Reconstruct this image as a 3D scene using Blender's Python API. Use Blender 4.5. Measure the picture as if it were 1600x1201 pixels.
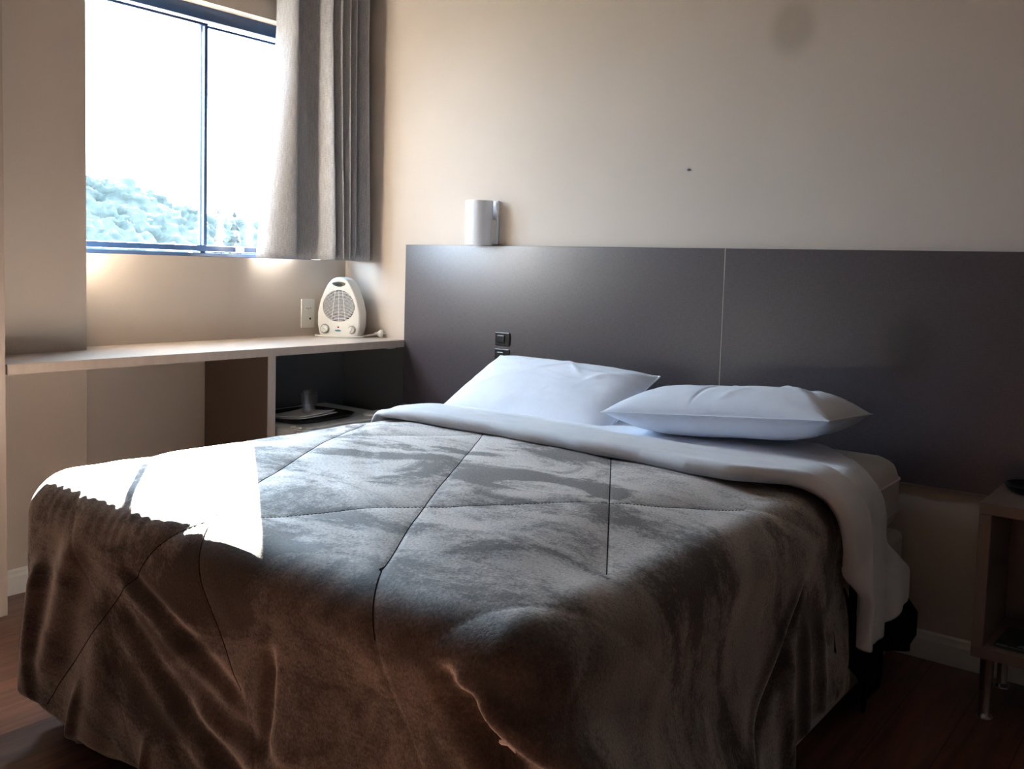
import bpy, bmesh, math, random
import numpy as np
from mathutils import Vector, Matrix

random.seed(7)
S = bpy.context.scene
COL = S.collection
for o in list(bpy.data.objects):
    bpy.data.objects.remove(o)

# ------------------------------------------------------------------ camera
cd = bpy.data.cameras.new('camera')
cam = bpy.data.objects.new('camera', cd)
COL.objects.link(cam)
S.camera = cam
cd.sensor_width = 36.0
cd.lens = 1445.12 / 1600 * 36.0
cd.shift_y = -79.49 / 1600
cd.clip_start = 0.05
cd.clip_end = 1000
YAW, PITCH, ROLL = 0.6608, -0.0717, 0.0294
fw = Vector((-math.sin(YAW) * math.cos(PITCH), math.cos(YAW) * math.cos(PITCH), math.sin(PITCH)))
r0 = Vector((math.cos(YAW), math.sin(YAW), 0))
u0 = r0.cross(fw)
rr = r0 * math.cos(ROLL) + u0 * math.sin(ROLL)
uu = -r0 * math.sin(ROLL) + u0 * math.cos(ROLL)
cam.matrix_world = Matrix(((rr.x, uu.x, -fw.x, 2.7483), (rr.y, uu.y, -fw.y, -2.7096),
                           (rr.z, uu.z, -fw.z, 1.0604), (0, 0, 0, 1)))

# ------------------------------------------------------------------ sky, sun, exposure
W = bpy.data.worlds.new('sky')
S.world = W
W.use_nodes = True
bg = W.node_tree.nodes['Background']
bg.inputs['Color'].default_value = (0.62, 0.80, 1.0, 1)
bg.inputs['Strength'].default_value = 12.0

sd = bpy.data.lights.new('sun', 'SUN')
sd.energy = 190.0
sd.angle = 0.012
sd.color = (1.0, 0.93, 0.82)
sun = bpy.data.objects.new('sun', sd)
COL.objects.link(sun)
SUN_EL = math.radians(27)
sdir = Vector((0.79 * math.cos(SUN_EL), -0.613 * math.cos(SUN_EL), -math.sin(SUN_EL)))
sun.rotation_euler = sdir.to_track_quat('-Z', 'Y').to_euler()
sun.location = (-6, 5, 6)

pd = bpy.data.lights.new('window_daylight_portal', 'AREA')
pd.shape = 'RECTANGLE'
pd.size, pd.size_y = 1.07, 0.93
pd.cycles.is_portal = True
po = bpy.data.objects.new('window_daylight_portal', pd)
COL.objects.link(po)
po.matrix_world = Matrix(((0, 0, -1, -0.45), (1, 0, 0, -0.655), (0, 1, 0, 1.535), (0, 0, 0, 1)))

S.view_settings.view_transform = 'Standard'
S.view_settings.look = 'None'
S.view_settings.gamma = 1
S.view_settings.exposure = 1.35
S.view_settings.use_curve_mapping = False
S.cycles.max_bounces = 10
S.cycles.diffuse_bounces = 6
S.cycles.sample_clamp_indirect = 20

# ------------------------------------------------------------------ material helpers
def nt(name):
    m = bpy.data.materials.new(name)
    m.use_nodes = True
    return m, m.node_tree.nodes, m.node_tree.links, m.node_tree.nodes['Principled BSDF']

def N(n, typ, **kw):
    x = n.new(typ)
    for k, v in kw.items():
        if k in ('sc', 'det', 'rough', 'dist'):
            x.inputs[{'sc': 'Scale', 'det': 'Detail', 'rough': 'Roughness', 'dist': 'Distortion'}[k]].default_value = v
        else:
            setattr(x, k, v)
    return x

def ramp(n, stops):
    r = n.new('ShaderNodeValToRGB')
    e = r.color_ramp.elements
    while len(e) > 1:
        e.remove(e[-1])
    e[0].position = stops[0][0]
    e[0].color = stops[0][1]
    for p, c in stops[1:]:
        q = e.new(p)
        q.color = c
    return r

def g4(v):
    return (v, v, v, 1)

def coords(n, l, kind='Object', scale=(1, 1, 1), rot=(0, 0, 0)):
    t = n.new('ShaderNodeTexCoord')
    m = n.new('ShaderNodeMapping')
    m.inputs['Scale'].default_value = scale
    m.inputs['Rotation'].default_value = rot
    l.new(t.outputs[kind], m.inputs['Vector'])
    return m.outputs['Vector']

def simple(name, col, rough=0.5, metal=0.0, spec=0.5, var=0.0, vscale=8, bump=0.0, bscale=200, stretch=(1, 1, 1), coat=0.0):
    """solid colour with a procedural tint variation and a fine procedural bump"""
    m, n, l, b = nt(name)
    b.inputs['Roughness'].default_value = rough
    b.inputs['Metallic'].default_value = metal
    b.inputs['Specular IOR Level'].default_value = spec
    b.inputs['Coat Weight'].default_value = coat
    v = coords(n, l, scale=stretch)
    no = N(n, 'ShaderNodeTexNoise', sc=vscale, det=4)
    l.new(v, no.inputs['Vector'])
    lo = tuple(c * (1 - var) for c in col) + (1,)
    hi = tuple(min(1, c * (1 + var)) for c in col) + (1,)
    r = ramp(n, [(0.3, lo), (0.7, hi)])
    l.new(no.outputs['Fac'], r.inputs['Fac'])
    l.new(r.outputs['Color'], b.inputs['Base Color'])
    if bump:
        n2 = N(n, 'ShaderNodeTexNoise', sc=bscale, det=3)
        l.new(v, n2.inputs['Vector'])
        bp = n.new('ShaderNodeBump')
        bp.inputs['Strength'].default_value = bump
        bp.inputs['Distance'].default_value = 0.002
        l.new(n2.outputs['Fac'], bp.inputs['Height'])
        l.new(bp.outputs['Normal'], b.inputs['Normal'])
    return m

def wall_paint(name, col, dark_spots=()):
    m, n, l, b = nt(name)
    b.inputs['Roughness'].default_value = 0.85
    b.inputs['Specular IOR Level'].default_value = 0.15
    v = coords(n, l)
    no = N(n, 'ShaderNodeTexNoise', sc=2.2, det=5)
    l.new(v, no.inputs['Vector'])
    r = ramp(n, [(0.3, tuple(c * 0.97 for c in col) + (1,)), (0.7, tuple(c * 1.03 for c in col) + (1,))])
    l.new(no.outputs['Fac'], r.inputs['Fac'])
    out = r.outputs['Color']
    for (p, rad, dark) in dark_spots:
        out = dark_spot(n, l, out, p, rad, dark)
    l.new(out, b.inputs['Base Color'])
    n2 = N(n, 'ShaderNodeTexNoise', sc=110, det=4)
    l.new(v, n2.inputs['Vector'])
    bp = n.new('ShaderNodeBump')
    bp.inputs['Strength'].default_value = 0.12
    bp.inputs['Distance'].default_value = 0.002
    l.new(n2.outputs['Fac'], bp.inputs['Height'])
    l.new(bp.outputs['Normal'], b.inputs['Normal'])
    return m

def dark_spot(n, l, colsock, p, rad, dark):
    """a soft darker spot on the surface, at a fixed place of the object"""
    t = n.new('ShaderNodeTexCoord')
    d = n.new('ShaderNodeVectorMath')
    d.operation = 'SUBTRACT'
    d.inputs[1].default_value = p
    l.new(t.outputs['Object'], d.inputs[0])
    sc = n.new('ShaderNodeVectorMath')
    sc.operation = 'DIVIDE'
    sc.inputs[1].default_value = rad
    l.new(d.outputs[0], sc.inputs[0])
    ln = n.new('ShaderNodeVectorMath')
    ln.operation = 'LENGTH'
    l.new(sc.outputs[0], ln.inputs[0])
    mr = n.new('ShaderNodeMapRange')
    mr.interpolation_type = 'SMOOTHSTEP'
    mr.inputs['From Min'].default_value = 0.45
    mr.inputs['From Max'].default_value = 1.15
    mr.inputs['To Min'].default_value = dark
    mr.inputs['To Max'].default_value = 0.0
    l.new(ln.outputs['Value'], mr.inputs['Value'])
    mx = n.new('ShaderNodeMix')
    mx.data_type = 'RGBA'
    mx.blend_type = 'MULTIPLY'
    l.new(mr.outputs['Result'], mx.inputs['Factor'])
    l.new(colsock, mx.inputs['A'])
    mx.inputs['B'].default_value = (0.35, 0.3, 0.26, 1)
    return mx.outputs['Result']

def laminate_dark():
    m, n, l, b = nt('dark_laminate')
    b.inputs['Roughness'].default_value = 0.36
    b.inputs['Specular IOR Level'].default_value = 1.0
    v = coords(n, l, scale=(60, 60, 420))
    a = N(n, 'ShaderNodeTexNoise', sc=1, det=3)
    l.new(v, a.inputs['Vector'])
    v2 = coords(n, l, scale=(420, 60, 60))
    c = N(n, 'ShaderNodeTexNoise', sc=1, det=3)
    l.new(v2, c.inputs['Vector'])
    mx = n.new('ShaderNodeMath')
    mx.operation = 'ADD'
    l.new(a.outputs['Fac'], mx.inputs[0])
    l.new(c.outputs['Fac'], mx.inputs[1])
    r = ramp(n, [(0.75, (0.036, 0.028, 0.034, 1)), (1.0, (0.056, 0.045, 0.053, 1))])
    hf = n.new('ShaderNodeMath')
    hf.operation = 'MULTIPLY'
    hf.inputs[1].default_value = 0.88
    l.new(mx.outputs[0], hf.inputs[0])
    l.new(hf.outputs[0], r.inputs['Fac'])
    out = dark_spot(n, l, r.outputs['Color'], (2.044, -0.0, 0.874), (0.085, 0.5, 0.11), 0.6)
    l.new(out, b.inputs['Base Color'])
    bp = n.new('ShaderNodeBump')
    bp.inputs['Strength'].default_value = 0.10
    bp.inputs['Distance'].default_value = 0.001
    l.new(mx.outputs[0], bp.inputs['Height'])
    l.new(bp.outputs['Normal'], b.inputs['Normal'])
    return m

def floor_wood():
    m, n, l, b = nt('wood_laminate_floor')
    b.inputs['Roughness'].default_value = 0.32
    # planks run along y
    v = coords(n, l, rot=(0, 0, math.radians(90)))
    br = n.new('ShaderNodeTexBrick')
    br.offset = 0.37
    br.inputs['Scale'].default_value = 1.0
    br.inputs['Brick Width'].default_value = 1.2
    br.inputs['Row Height'].default_value = 0.135
    br.inputs['Mortar Size'].default_value = 0.0012
    br.inputs['Color1'].default_value = (0.17, 0.078, 0.051, 1)
    br.inputs['Color2'].default_value = (0.105, 0.048, 0.032, 1)
    br.inputs['Mortar'].default_value = (0.02, 0.008, 0.006, 1)
    l.new(v, br.inputs['Vector'])
    v2 = coords(n, l, scale=(26, 2.2, 1))
    g = N(n, 'ShaderNodeTexNoise', sc=1.3, det=7, rough=0.62, dist=0.6)
    l.new(v2, g.inputs['Vector'])
    r = ramp(n, [(0.3, g4(0.45)), (0.55, g4(1.0)), (0.75, g4(1.35))])
    l.new(g.outputs['Fac'], r.inputs['Fac'])
    mx = n.new('ShaderNodeMix')
    mx.data_type = 'RGBA'
    mx.blend_type = 'MULTIPLY'
    mx.inputs['Factor'].default_value = 1
    l.new(br.outputs['Color'], mx.inputs['A'])
    l.new(r.outputs['Color'], mx.inputs['B'])
    l.new(mx.outputs['Result'], b.inputs['Base Color'])
    return m

def cotton(name, col, rough=0.8, bump=0.25):
    m, n, l, b = nt(name)
    b.inputs['Roughness'].default_value = rough
    b.inputs['Specular IOR Level'].default_value = 0.2
    b.inputs['Sheen Weight'].default_value = 0.15
    v = coords(n, l)
    no = N(n, 'ShaderNodeTexNoise', sc=14, det=6)
    l.new(v, no.inputs['Vector'])
    r = ramp(n, [(0.3, tuple(c * 0.96 for c in col) + (1,)), (0.7, tuple(min(1, c * 1.02) for c in col) + (1,))])
    l.new(no.outputs['Fac'], r.inputs['Fac'])
    l.new(r.outputs['Color'], b.inputs['Base Color'])
    w = N(n, 'ShaderNodeTexNoise', sc=38, det=5, dist=0.4)
    l.new(v, w.inputs['Vector'])
    bp = n.new('ShaderNodeBump')
    bp.inputs['Strength'].default_value = bump
    bp.inputs['Distance'].default_value = 0.004
    l.new(w.outputs['Fac'], bp.inputs['Height'])
    l.new(bp.outputs['Normal'], b.inputs['Normal'])
    return m

def plush():
    """brown plush: deep pile with brushed patches that show as a changed sheen"""
    m, n, l, b = nt('brown_plush')
    b.inputs['Roughness'].default_value = 0.60
    b.inputs['Specular IOR Level'].default_value = 0.45
    def noise(scale, sc, det, rough=0.6, dist=0.0, rot=0.0):
        v = coords(n, l, 'UV', scale=scale, rot=(0, 0, rot))
        x = N(n, 'ShaderNodeTexNoise', sc=sc, det=det, rough=rough, dist=dist)
        l.new(v, x.inputs['Vector'])
        return x.outputs['Fac']
    def madd(a, k, c):
        x = n.new('ShaderNodeMath')
        x.operation = 'MULTIPLY_ADD'
        l.new(a, x.inputs[0])
        x.inputs[1].default_value = k
        if isinstance(c, float):
            x.inputs[2].default_value = c
        else:
            l.new(c, x.inputs[2])
        return x.outputs[0]
    def mapr(a, f0, f1, t0, t1):
        x = n.new('ShaderNodeMapRange')
        for k, v in zip(('From Min', 'From Max', 'To Min', 'To Max'), (f0, f1, t0, t1)):
            x.inputs[k].default_value = v
        l.new(a, x.inputs['Value'])
        return x.outputs['Result']
    brush = noise((2.6, 5.0, 1), 1.0, 5, 0.66, 1.0, 0.75)
    mid = noise((1, 1, 1), 38, 5, 0.7)
    fine = noise((1, 1, 1), 170, 4, 0.75)
    hair = noise((1, 0.35, 1), 520, 2, 0.6)
    pile = madd(mid, 0.30, madd(fine, 0.22, brush))          # about 0.76 in the middle
    def ellipse(cx_, cy_, a_, b_, ang, soft):
        # a brushed mark in the pile at a fixed place of the cloth
        t = n.new('ShaderNodeTexCoord')
        wob = N(n, 'ShaderNodeTexNoise', sc=16, det=3)
        l.new(t.outputs['UV'], wob.inputs['Vector'])
        m_ = n.new('ShaderNodeMapping')
        m_.vector_type = 'TEXTURE'
        m_.inputs['Location'].default_value = (cx_, cy_, 0)
        m_.inputs['Rotation'].default_value = (0, 0, ang)
        m_.inputs['Scale'].default_value = (a_, b_, 1)
        l.new(t.outputs['UV'], m_.inputs['Vector'])
        ln = n.new('ShaderNodeVectorMath')
        ln.operation = 'LENGTH'
        l.new(m_.outputs['Vector'], ln.inputs[0])
        return mapr(madd(wob.outputs['Fac'], 0.7, ln.outputs['Value']), 1.35 - soft, 1.35 + soft, 1.0, 0.0)
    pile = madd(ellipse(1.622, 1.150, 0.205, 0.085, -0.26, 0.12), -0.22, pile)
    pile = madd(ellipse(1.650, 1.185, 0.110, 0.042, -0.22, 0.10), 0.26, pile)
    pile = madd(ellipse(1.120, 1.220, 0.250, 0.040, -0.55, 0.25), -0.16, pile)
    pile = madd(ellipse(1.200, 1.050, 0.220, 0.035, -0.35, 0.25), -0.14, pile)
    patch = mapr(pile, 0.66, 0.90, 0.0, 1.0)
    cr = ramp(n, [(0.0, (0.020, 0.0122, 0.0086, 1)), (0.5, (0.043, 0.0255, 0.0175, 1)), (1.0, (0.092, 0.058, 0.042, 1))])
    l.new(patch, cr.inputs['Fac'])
    fib = mapr(madd(fine, 0.6, madd(hair, 0.6, 0.0)), 0.42, 0.78, 0.5, 1.5)
    mx = n.new('ShaderNodeVectorMath')
    mx.operation = 'SCALE'
    l.new(cr.outputs['Color'], mx.inputs[0])
    l.new(fib, mx.inputs['Scale'])
    l.new(mx.outputs[0], b.inputs['Base Color'])
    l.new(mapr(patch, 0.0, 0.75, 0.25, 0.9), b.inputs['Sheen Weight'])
    b.inputs['Sheen Roughness'].default_value = 0.40
    b.inputs['Sheen Tint'].default_value = (1.0, 0.95, 0.92, 1)
    bp = n.new('ShaderNodeBump')
    bp.inputs['Strength'].default_value = 0.5
    bp.inputs['Distance'].default_value = 0.005
    l.new(madd(fine, 0.6, madd(hair, 0.3, madd(mid, 0.4, madd(brush, 0.4, 0.0)))), bp.inputs['Height'])
    l.new(bp.outputs['Normal'], b.inputs['Normal'])
    # the lying pile throws light forward at shallow angles
    gl = n.new('ShaderNodeBsdfGlossy')
    gl.inputs['Roughness'].default_value = 0.72
    gl.inputs['Color'].default_value = (0.93, 0.90, 0.88, 1)
    lw = n.new('ShaderNodeLayerWeight')
    pw = n.new('ShaderNodeMath')
    pw.operation = 'POWER'
    pw.inputs[1].default_value = 2.5
    l.new(lw.outputs['Facing'], pw.inputs[0])
    mu = n.new('ShaderNodeMath')
    mu.operation = 'MULTIPLY'
    mu.use_clamp = True
    l.new(pw.outputs[0], mu.inputs[0])
    gr = n.new('ShaderNodeMath')
    gr.operation = 'MULTIPLY'
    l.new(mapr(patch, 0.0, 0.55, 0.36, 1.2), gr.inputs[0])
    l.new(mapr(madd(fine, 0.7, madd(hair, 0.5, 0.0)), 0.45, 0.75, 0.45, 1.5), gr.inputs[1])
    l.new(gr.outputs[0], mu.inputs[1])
    mix = n.new('ShaderNodeMixShader')
    l.new(mu.outputs[0], mix.inputs['Fac'])
    l.new(b.outputs[0], mix.inputs[1])
    l.new(gl.outputs[0], mix.inputs[2])
    l.new(mix.outputs[0], n['Material Output'].inputs['Surface'])
    return m

def glass_pane(name, tint=(0.96, 0.98, 0.98), base=0.035, rough=0.02):
    m, n, l, b = nt(name)
    n.remove(b)
    tr = n.new('ShaderNodeBsdfTransparent')
    tr.inputs['Color'].default_value = tint + (1,)
    gl = n.new('ShaderNodeBsdfGlossy')
    gl.inputs['Roughness'].default_value = rough
    lw = n.new('ShaderNodeLayerWeight')      # thin pane: the same reflectance from both sides
    pw = n.new('ShaderNodeMath')
    pw.operation = 'POWER'
    pw.inputs[1].default_value = 5.0
    l.new(lw.outputs['Facing'], pw.inputs[0])
    fr = n.new('ShaderNodeMath')
    fr.operation = 'MULTIPLY_ADD'
    fr.inputs[1].default_value = 0.8
    fr.inputs[2].default_value = base
    l.new(pw.outputs[0], fr.inputs[0])
    mx = n.new('ShaderNodeMixShader')
    l.new(fr.outputs[0], mx.inputs['Fac'])
    l.new(tr.outputs['BSDF'], mx.inputs[1])
    l.new(gl.outputs['BSDF'], mx.inputs[2])
    l.new(mx.outputs['Shader'], n['Material Output'].inputs['Surface'])
    return m

def foliage(name, a, b_, sc=1.0):
    m, n, l, b = nt(name)
    b.inputs['Roughness'].default_value = 0.8
    v = coords(n, l)
    no = N(n, 'ShaderNodeTexNoise', sc=sc, det=6, rough=0.7)
    l.new(v, no.inputs['Vector'])
    r = ramp(n, [(0.35, a + (1,)), (0.65, b_ + (1,))])
    l.new(no.outputs['Fac'], r.inputs['Fac'])
    l.new(r.outputs['Color'], b.inputs['Base Color'])
    return m

def curtain_cloth():
    m, n, l, b = nt('grey_curtain_cloth')
    b.inputs['Roughness'].default_value = 0.75
    b.inputs['Sheen Weight'].default_value = 0.25
    b.inputs['Specular IOR Level'].default_value = 0.3
    v = coords(n, l, 'UV', scale=(260, 22, 1))
    a = N(n, 'ShaderNodeTexNoise', sc=1, det=4)
    l.new(v, a.inputs['Vector'])
    v2 = coords(n, l, 'UV', scale=(90, 420, 1))
    c = N(n, 'ShaderNodeTexNoise', sc=1, det=2)
    l.new(v2, c.inputs['Vector'])
    ad = n.new('ShaderNodeMath')
    ad.operation = 'ADD'
    l.new(a.outputs['Fac'], ad.inputs[0])
    l.new(c.outputs['Fac'], ad.inputs[1])
    hf = n.new('ShaderNodeMath')
    hf.operation = 'MULTIPLY'
    hf.inputs[1].default_value = 0.5
    l.new(ad.outputs[0], hf.inputs[0])
    r = ramp(n, [(0.38, (0.27, 0.272, 0.285, 1)), (0.62, (0.42, 0.42, 0.44, 1))])
    l.new(hf.outputs[0], r.inputs['Fac'])
    l.new(r.outputs['Color'], b.inputs['Base Color'])
    bp = n.new('ShaderNodeBump')
    bp.inputs['Strength'].default_value = 0.3
    bp.inputs['Distance'].default_value = 0.001
    l.new(hf.outputs[0], bp.inputs['Height'])
    l.new(bp.outputs['Normal'], b.inputs['Normal'])
    return m

WALL = (0.52, 0.455, 0.40)
M = {}
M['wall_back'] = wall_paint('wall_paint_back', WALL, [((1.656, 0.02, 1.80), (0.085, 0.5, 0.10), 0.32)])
M['wall'] = wall_paint('wall_paint', WALL)
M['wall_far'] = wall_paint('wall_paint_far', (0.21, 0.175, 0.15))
M['ceiling'] = simple('ceiling_paint', (0.50, 0.48, 0.46), 0.9, var=0.02)
M['floor'] = floor_wood()
M['white_trim'] = simple('white_trim_paint', (0.72, 0.71, 0.68), 0.45, var=0.03)
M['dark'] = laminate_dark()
M['beige'] = simple('beige_laminate', (0.42, 0.345, 0.295), 0.38, var=0.06, vscale=3, stretch=(1, 14, 1), bump=0.05)
M['taupe'] = simple('taupe_laminate', (0.22, 0.172, 0.150), 0.42, var=0.05, vscale=3, stretch=(6, 1, 6), bump=0.05)
M['brownpanel'] = simple('brown_laminate', (0.12, 0.085, 0.066), 0.5, var=0.05, vscale=3)
M['frame'] = simple('sky_glare_aluminium', (0.016, 0.045, 0.120), 0.28, metal=0.0, spec=0.6, var=0.15, vscale=20)  # blue glare of the sky is put into this base colour
M['glass'] = glass_pane('window_glass')
M['curtain'] = curtain_cloth()
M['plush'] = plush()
M['thread'] = simple('dark_seam_thread', (0.012, 0.009, 0.008), 0.9, spec=0.1, var=0.1)
M['lining'] = simple('added_curtain_back', (0.10, 0.10, 0.105), 0.9, var=0.05)  # invented dark back, added to cut light bounced off the curtain
M['niche'] = simple('dark_grey_laminate', (0.085, 0.082, 0.082), 0.5, var=0.05)
M['black'] = simple('black_fleece', (0.006, 0.006, 0.007), 0.95, spec=0.08, var=0.3, vscale=30, bump=0.2)
M['sheet'] = cotton('white_cotton_sheet', (0.79, 0.83, 0.90))
M['pillow'] = cotton('white_cotton_pillowcase', (0.75, 0.80, 0.91), bump=0.3)
M['mattress'] = cotton('fitted_sheet_cotton', (0.70, 0.69, 0.66), bump=0.12)
M['base'] = cotton('white_base_fabric', (0.66, 0.65, 0.62), bump=0.1)
M['plastic'] = simple('white_plastic', (0.72, 0.71, 0.67), 0.35, var=0.02)
M['plastic2'] = simple('ivory_plastic', (0.66, 0.655, 0.60), 0.4, var=0.02)
M['grey'] = simple('grey_plastic', (0.16, 0.16, 0.16), 0.45, var=0.05)
M['blackplastic'] = simple('black_plastic', (0.012, 0.012, 0.012), 0.3, var=0.1)
M['void'] = simple('dark_interior', (0.012, 0.011, 0.011), 0.7, var=0.1)
M['red'] = simple('red_lens', (0.35, 0.015, 0.03), 0.25, var=0.05)
M['blue'] = simple('blue_print', (0.16, 0.36, 0.52), 0.4, var=0.05)
M['ink'] = simple('dark_print', (0.03, 0.05, 0.09), 0.4, var=0.05)
M['sconce'] = simple('white_enamel', (0.74, 0.75, 0.80), 0.25, var=0.02, spec=0.5)
M['chrome'] = simple('brushed_steel', (0.45, 0.44, 0.43), 0.22, metal=1.0, var=0.05)
M['fridge'] = simple('fridge_enamel', (0.66, 0.67, 0.66), 0.35, var=0.02)
M['paper'] = simple('white_paper', (0.70, 0.70, 0.69), 0.8, var=0.03)
M['cup'] = glass_pane('clear_plastic_cup', (0.95, 0.96, 0.98), 0.16, 0.12)
M['green'] = simple('dark_green_card', (0.012, 0.045, 0.034), 0.45, var=0.3, vscale=25)
M['palegreen'] = simple('pale_green_print', (0.30, 0.42, 0.38), 0.5, var=0.05)
M['steel'] = simple('grey_metal_bracket', (0.35, 0.35, 0.34), 0.4, metal=0.6, var=0.05)
M['hill'] = foliage('hill_forest', (0.012, 0.022, 0.020), (0.036, 0.046, 0.041), 0.55)
M['grass'] = foliage('hillside_grass', (0.035, 0.042, 0.034), (0.06, 0.066, 0.055), 0.2)
M['pine'] = foliage('conifer_needles', (0.0025, 0.005, 0.0045), (0.007, 0.0105, 0.009), 2.0)
M['bark'] = simple('bark', (0.09, 0.07, 0.055), 0.9, var=0.3)
M['white_upright'] = simple('upright_white', (0.78, 0.80, 0.79), 0.6, var=0.03)

# ------------------------------------------------------------------ mesh helpers
def link(name, me, mat, parent=None, smooth=False):
    o = bpy.data.objects.new(name, me)
    COL.objects.link(o)
    if mat is not None:
        me.materials.append(M[mat] if isinstance(mat, str) else mat)
    if smooth:
        for p in me.polygons:
            p.use_smooth = True
        if smooth == 'hard':
            me.set_sharp_from_angle(angle=math.radians(48))
    if parent is not None:
        o.parent = parent
        o.matrix_parent_inverse = Matrix.Identity(4)
    return o

def bmobj(name, bm, mat, parent=None, smooth=False):
    bmesh.ops.recalc_face_normals(bm, faces=bm.faces)
    me = bpy.data.meshes.new(name)
    bm.to_mesh(me)
    bm.free()
    return link(name, me, mat, parent, 'hard' if smooth else False)

def box(bm, lo, hi, bev=0.0, seg=2):
    vs = [bm.verts.new((x, y, z)) for z in (lo[2], hi[2]) for y in (lo[1], hi[1]) for x in (lo[0], hi[0])]
    fs = [bm.faces.new([vs[i] for i in q]) for q in
          ((0, 2, 3, 1), (4, 5, 7, 6), (0, 1, 5, 4), (2, 6, 7, 3), (0, 4, 6, 2), (1, 3, 7, 5))]
    if bev:
        es = list({e for f in fs for e in f.edges})
        bmesh.ops.bevel(bm, geom=es, offset=bev, segments=seg, profile=0.5, affect='EDGES')
    return vs

def boxobj(name, lo, hi, mat, parent=None, bev=0.002, seg=2, org=None):
    bm = bmesh.new()
    o = org or (0, 0, 0)
    box(bm, [lo[i] - o[i] for i in range(3)], [hi[i] - o[i] for i in range(3)], bev, seg)
    return bmobj(name, bm, mat, parent)

def lathe(bm, prof, seg=32, c=(0, 0, 0), axis='z', arc=None):
    """prof: list of (radius, height)"""
    rings = []
    n = seg if arc is None else seg + 1
    for (r, h) in prof:
        ring = []
        for i in range(n):
            a = 2 * math.pi * i / seg if arc is None else arc[0] + (arc[1] - arc[0]) * i / seg
            x, y = r * math.cos(a), r * math.sin(a)
            p = (x, y, h) if axis == 'z' else ((h, x, y) if axis == 'x' else (x, h, y))
            ring.append(bm.verts.new((p[0] + c[0], p[1] + c[1], p[2] + c[2])))
        rings.append(ring)
    for a, b in zip(rings, rings[1:]):
        for i in range(seg):
            j = (i + 1) % n
            bm.faces.new((a[i], a[j], b[j], b[i]))
    return rings

def tube(bm, pts, r, seg=10, cap=True):
    pts = [Vector(p) for p in pts]
    rings = []
    prev = None
    for i, p in enumerate(pts):
        d = (pts[min(i + 1, len(pts) - 1)] - pts[max(i - 1, 0)]).normalized()
        ref = Vector((0, 0, 1)) if abs(d.z) < 0.9 else Vector((1, 0, 0))
        a = d.cross(ref).normalized()
        if prev is not None and a.dot(prev) < 0:
            a = -a
        prev = a
        b = d.cross(a)
        rad = r[i] if isinstance(r, (list, tuple)) else r
        rings.append([bm.verts.new(p + (a * math.cos(2 * math.pi * k / seg) + b * math.sin(2 * math.pi * k / seg)) * rad) for k in range(seg)])
    for x, y in zip(rings, rings[1:]):
        for k in range(seg):
            bm.faces.new((x[k], x[(k + 1) % seg], y[(k + 1) % seg], y[k]))
    if cap:
        bm.faces.new(rings[0])
        bm.faces.new(rings[-1])

def prism(bm, outline, y0, y1):
    """outline in (x,z), extruded along y"""
    a = [bm.verts.new((x, y0, z)) for x, z in outline]
    b = [bm.verts.new((x, y1, z)) for x, z in outline]
    n = len(a)
    for i in range(n):
        bm.faces.new((a[i], a[(i + 1) % n], b[(i + 1) % n], b[i]))
    bm.faces.new(a)
    bm.faces.new(list(reversed(b)))

def empty(name, loc, rotz=0.0):
    o = bpy.data.objects.new(name, None)
    COL.objects.link(o)
    o.location = loc
    o.rotation_euler = (0, 0, rotz)
    o.empty_display_size = 0.05
    return o

def tag(o, label, cat, group=None, kind=None):
    o['label'] = label
    o['category'] = cat
    if group:
        o['group'] = group
    if kind:
        o['kind'] = kind
    return o

def struct(o, label=None):
    o['kind'] = 'structure'
    if label:
        o['label'] = label
    return o

def gridmesh(name, P, mat, parent=None, UV=None, closed_u=False):
    """P: (n,m,3) array -> quad grid"""
    n, m = P.shape[:2]
    V = P.reshape(-1, 3)
    i = np.arange(n - (0 if closed_u else 1))
    j = np.arange(m - 1)
    I, J = np.meshgrid(i, j, indexing='ij')
    I2 = (I + 1) % n
    F = np.stack([I * m + J, I2 * m + J, I2 * m + J + 1, I * m + J + 1], -1).reshape(-1, 4)
    return rawmesh(name, V, F, mat, parent, None if UV is None else UV.reshape(-1, 2))

def rawmesh(name, V, F, mat, parent=None, UV=None):
    me = bpy.data.meshes.new(name)
    me.from_pydata(V.tolist(), [], F.tolist() if hasattr(F, 'tolist') else F)
    if UV is not None:
        lay = me.uv_layers.new(name='cloth')
        idx = np.empty(len(me.loops), dtype=np.int32)
        me.loops.foreach_get('vertex_index', idx)
        lay.data.foreach_set('uv', UV[idx].astype(np.float32).ravel())
    me.update()
    return link(name, me, mat, parent, smooth=True)

# smooth value noise on arrays
_rng = np.random.RandomState(11)
_T = _rng.rand(256, 256)

def vnoise(x, y, seed=0):
    x = np.asarray(x, float) + seed * 17.3
    y = np.asarray(y, float) + seed * 9.7
    xi = np.floor(x).astype(int)
    yi = np.floor(y).astype(int)
    fx = x - xi
    fy = y - yi
    fx = fx * fx * fx * (fx * (fx * 6 - 15) + 10)
    fy = fy * fy * fy * (fy * (fy * 6 - 15) + 10)
    a = _T[xi % 256, yi % 256]
    b = _T[(xi + 1) % 256, yi % 256]
    c = _T[xi % 256, (yi + 1) % 256]
    d = _T[(xi + 1) % 256, (yi + 1) % 256]
    return (a * (1 - fx) + b * fx) * (1 - fy) + (c * (1 - fx) + d * fx) * fy - 0.5

def fbm(x, y, seed=0, o=3):
    s = 0
    a = 1.0
    for k in range(o):
        s = s + a * vnoise(x * 2 ** k, y * 2 ** k, seed + k)
        a *= 0.5
    return s

def sstep(a, b, x):
    t = np.clip((x - a) / (b - a), 0, 1)
    return t * t * (3 - 2 * t)

def G(d, w):
    return np.exp(-(d / w) ** 2)

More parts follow.
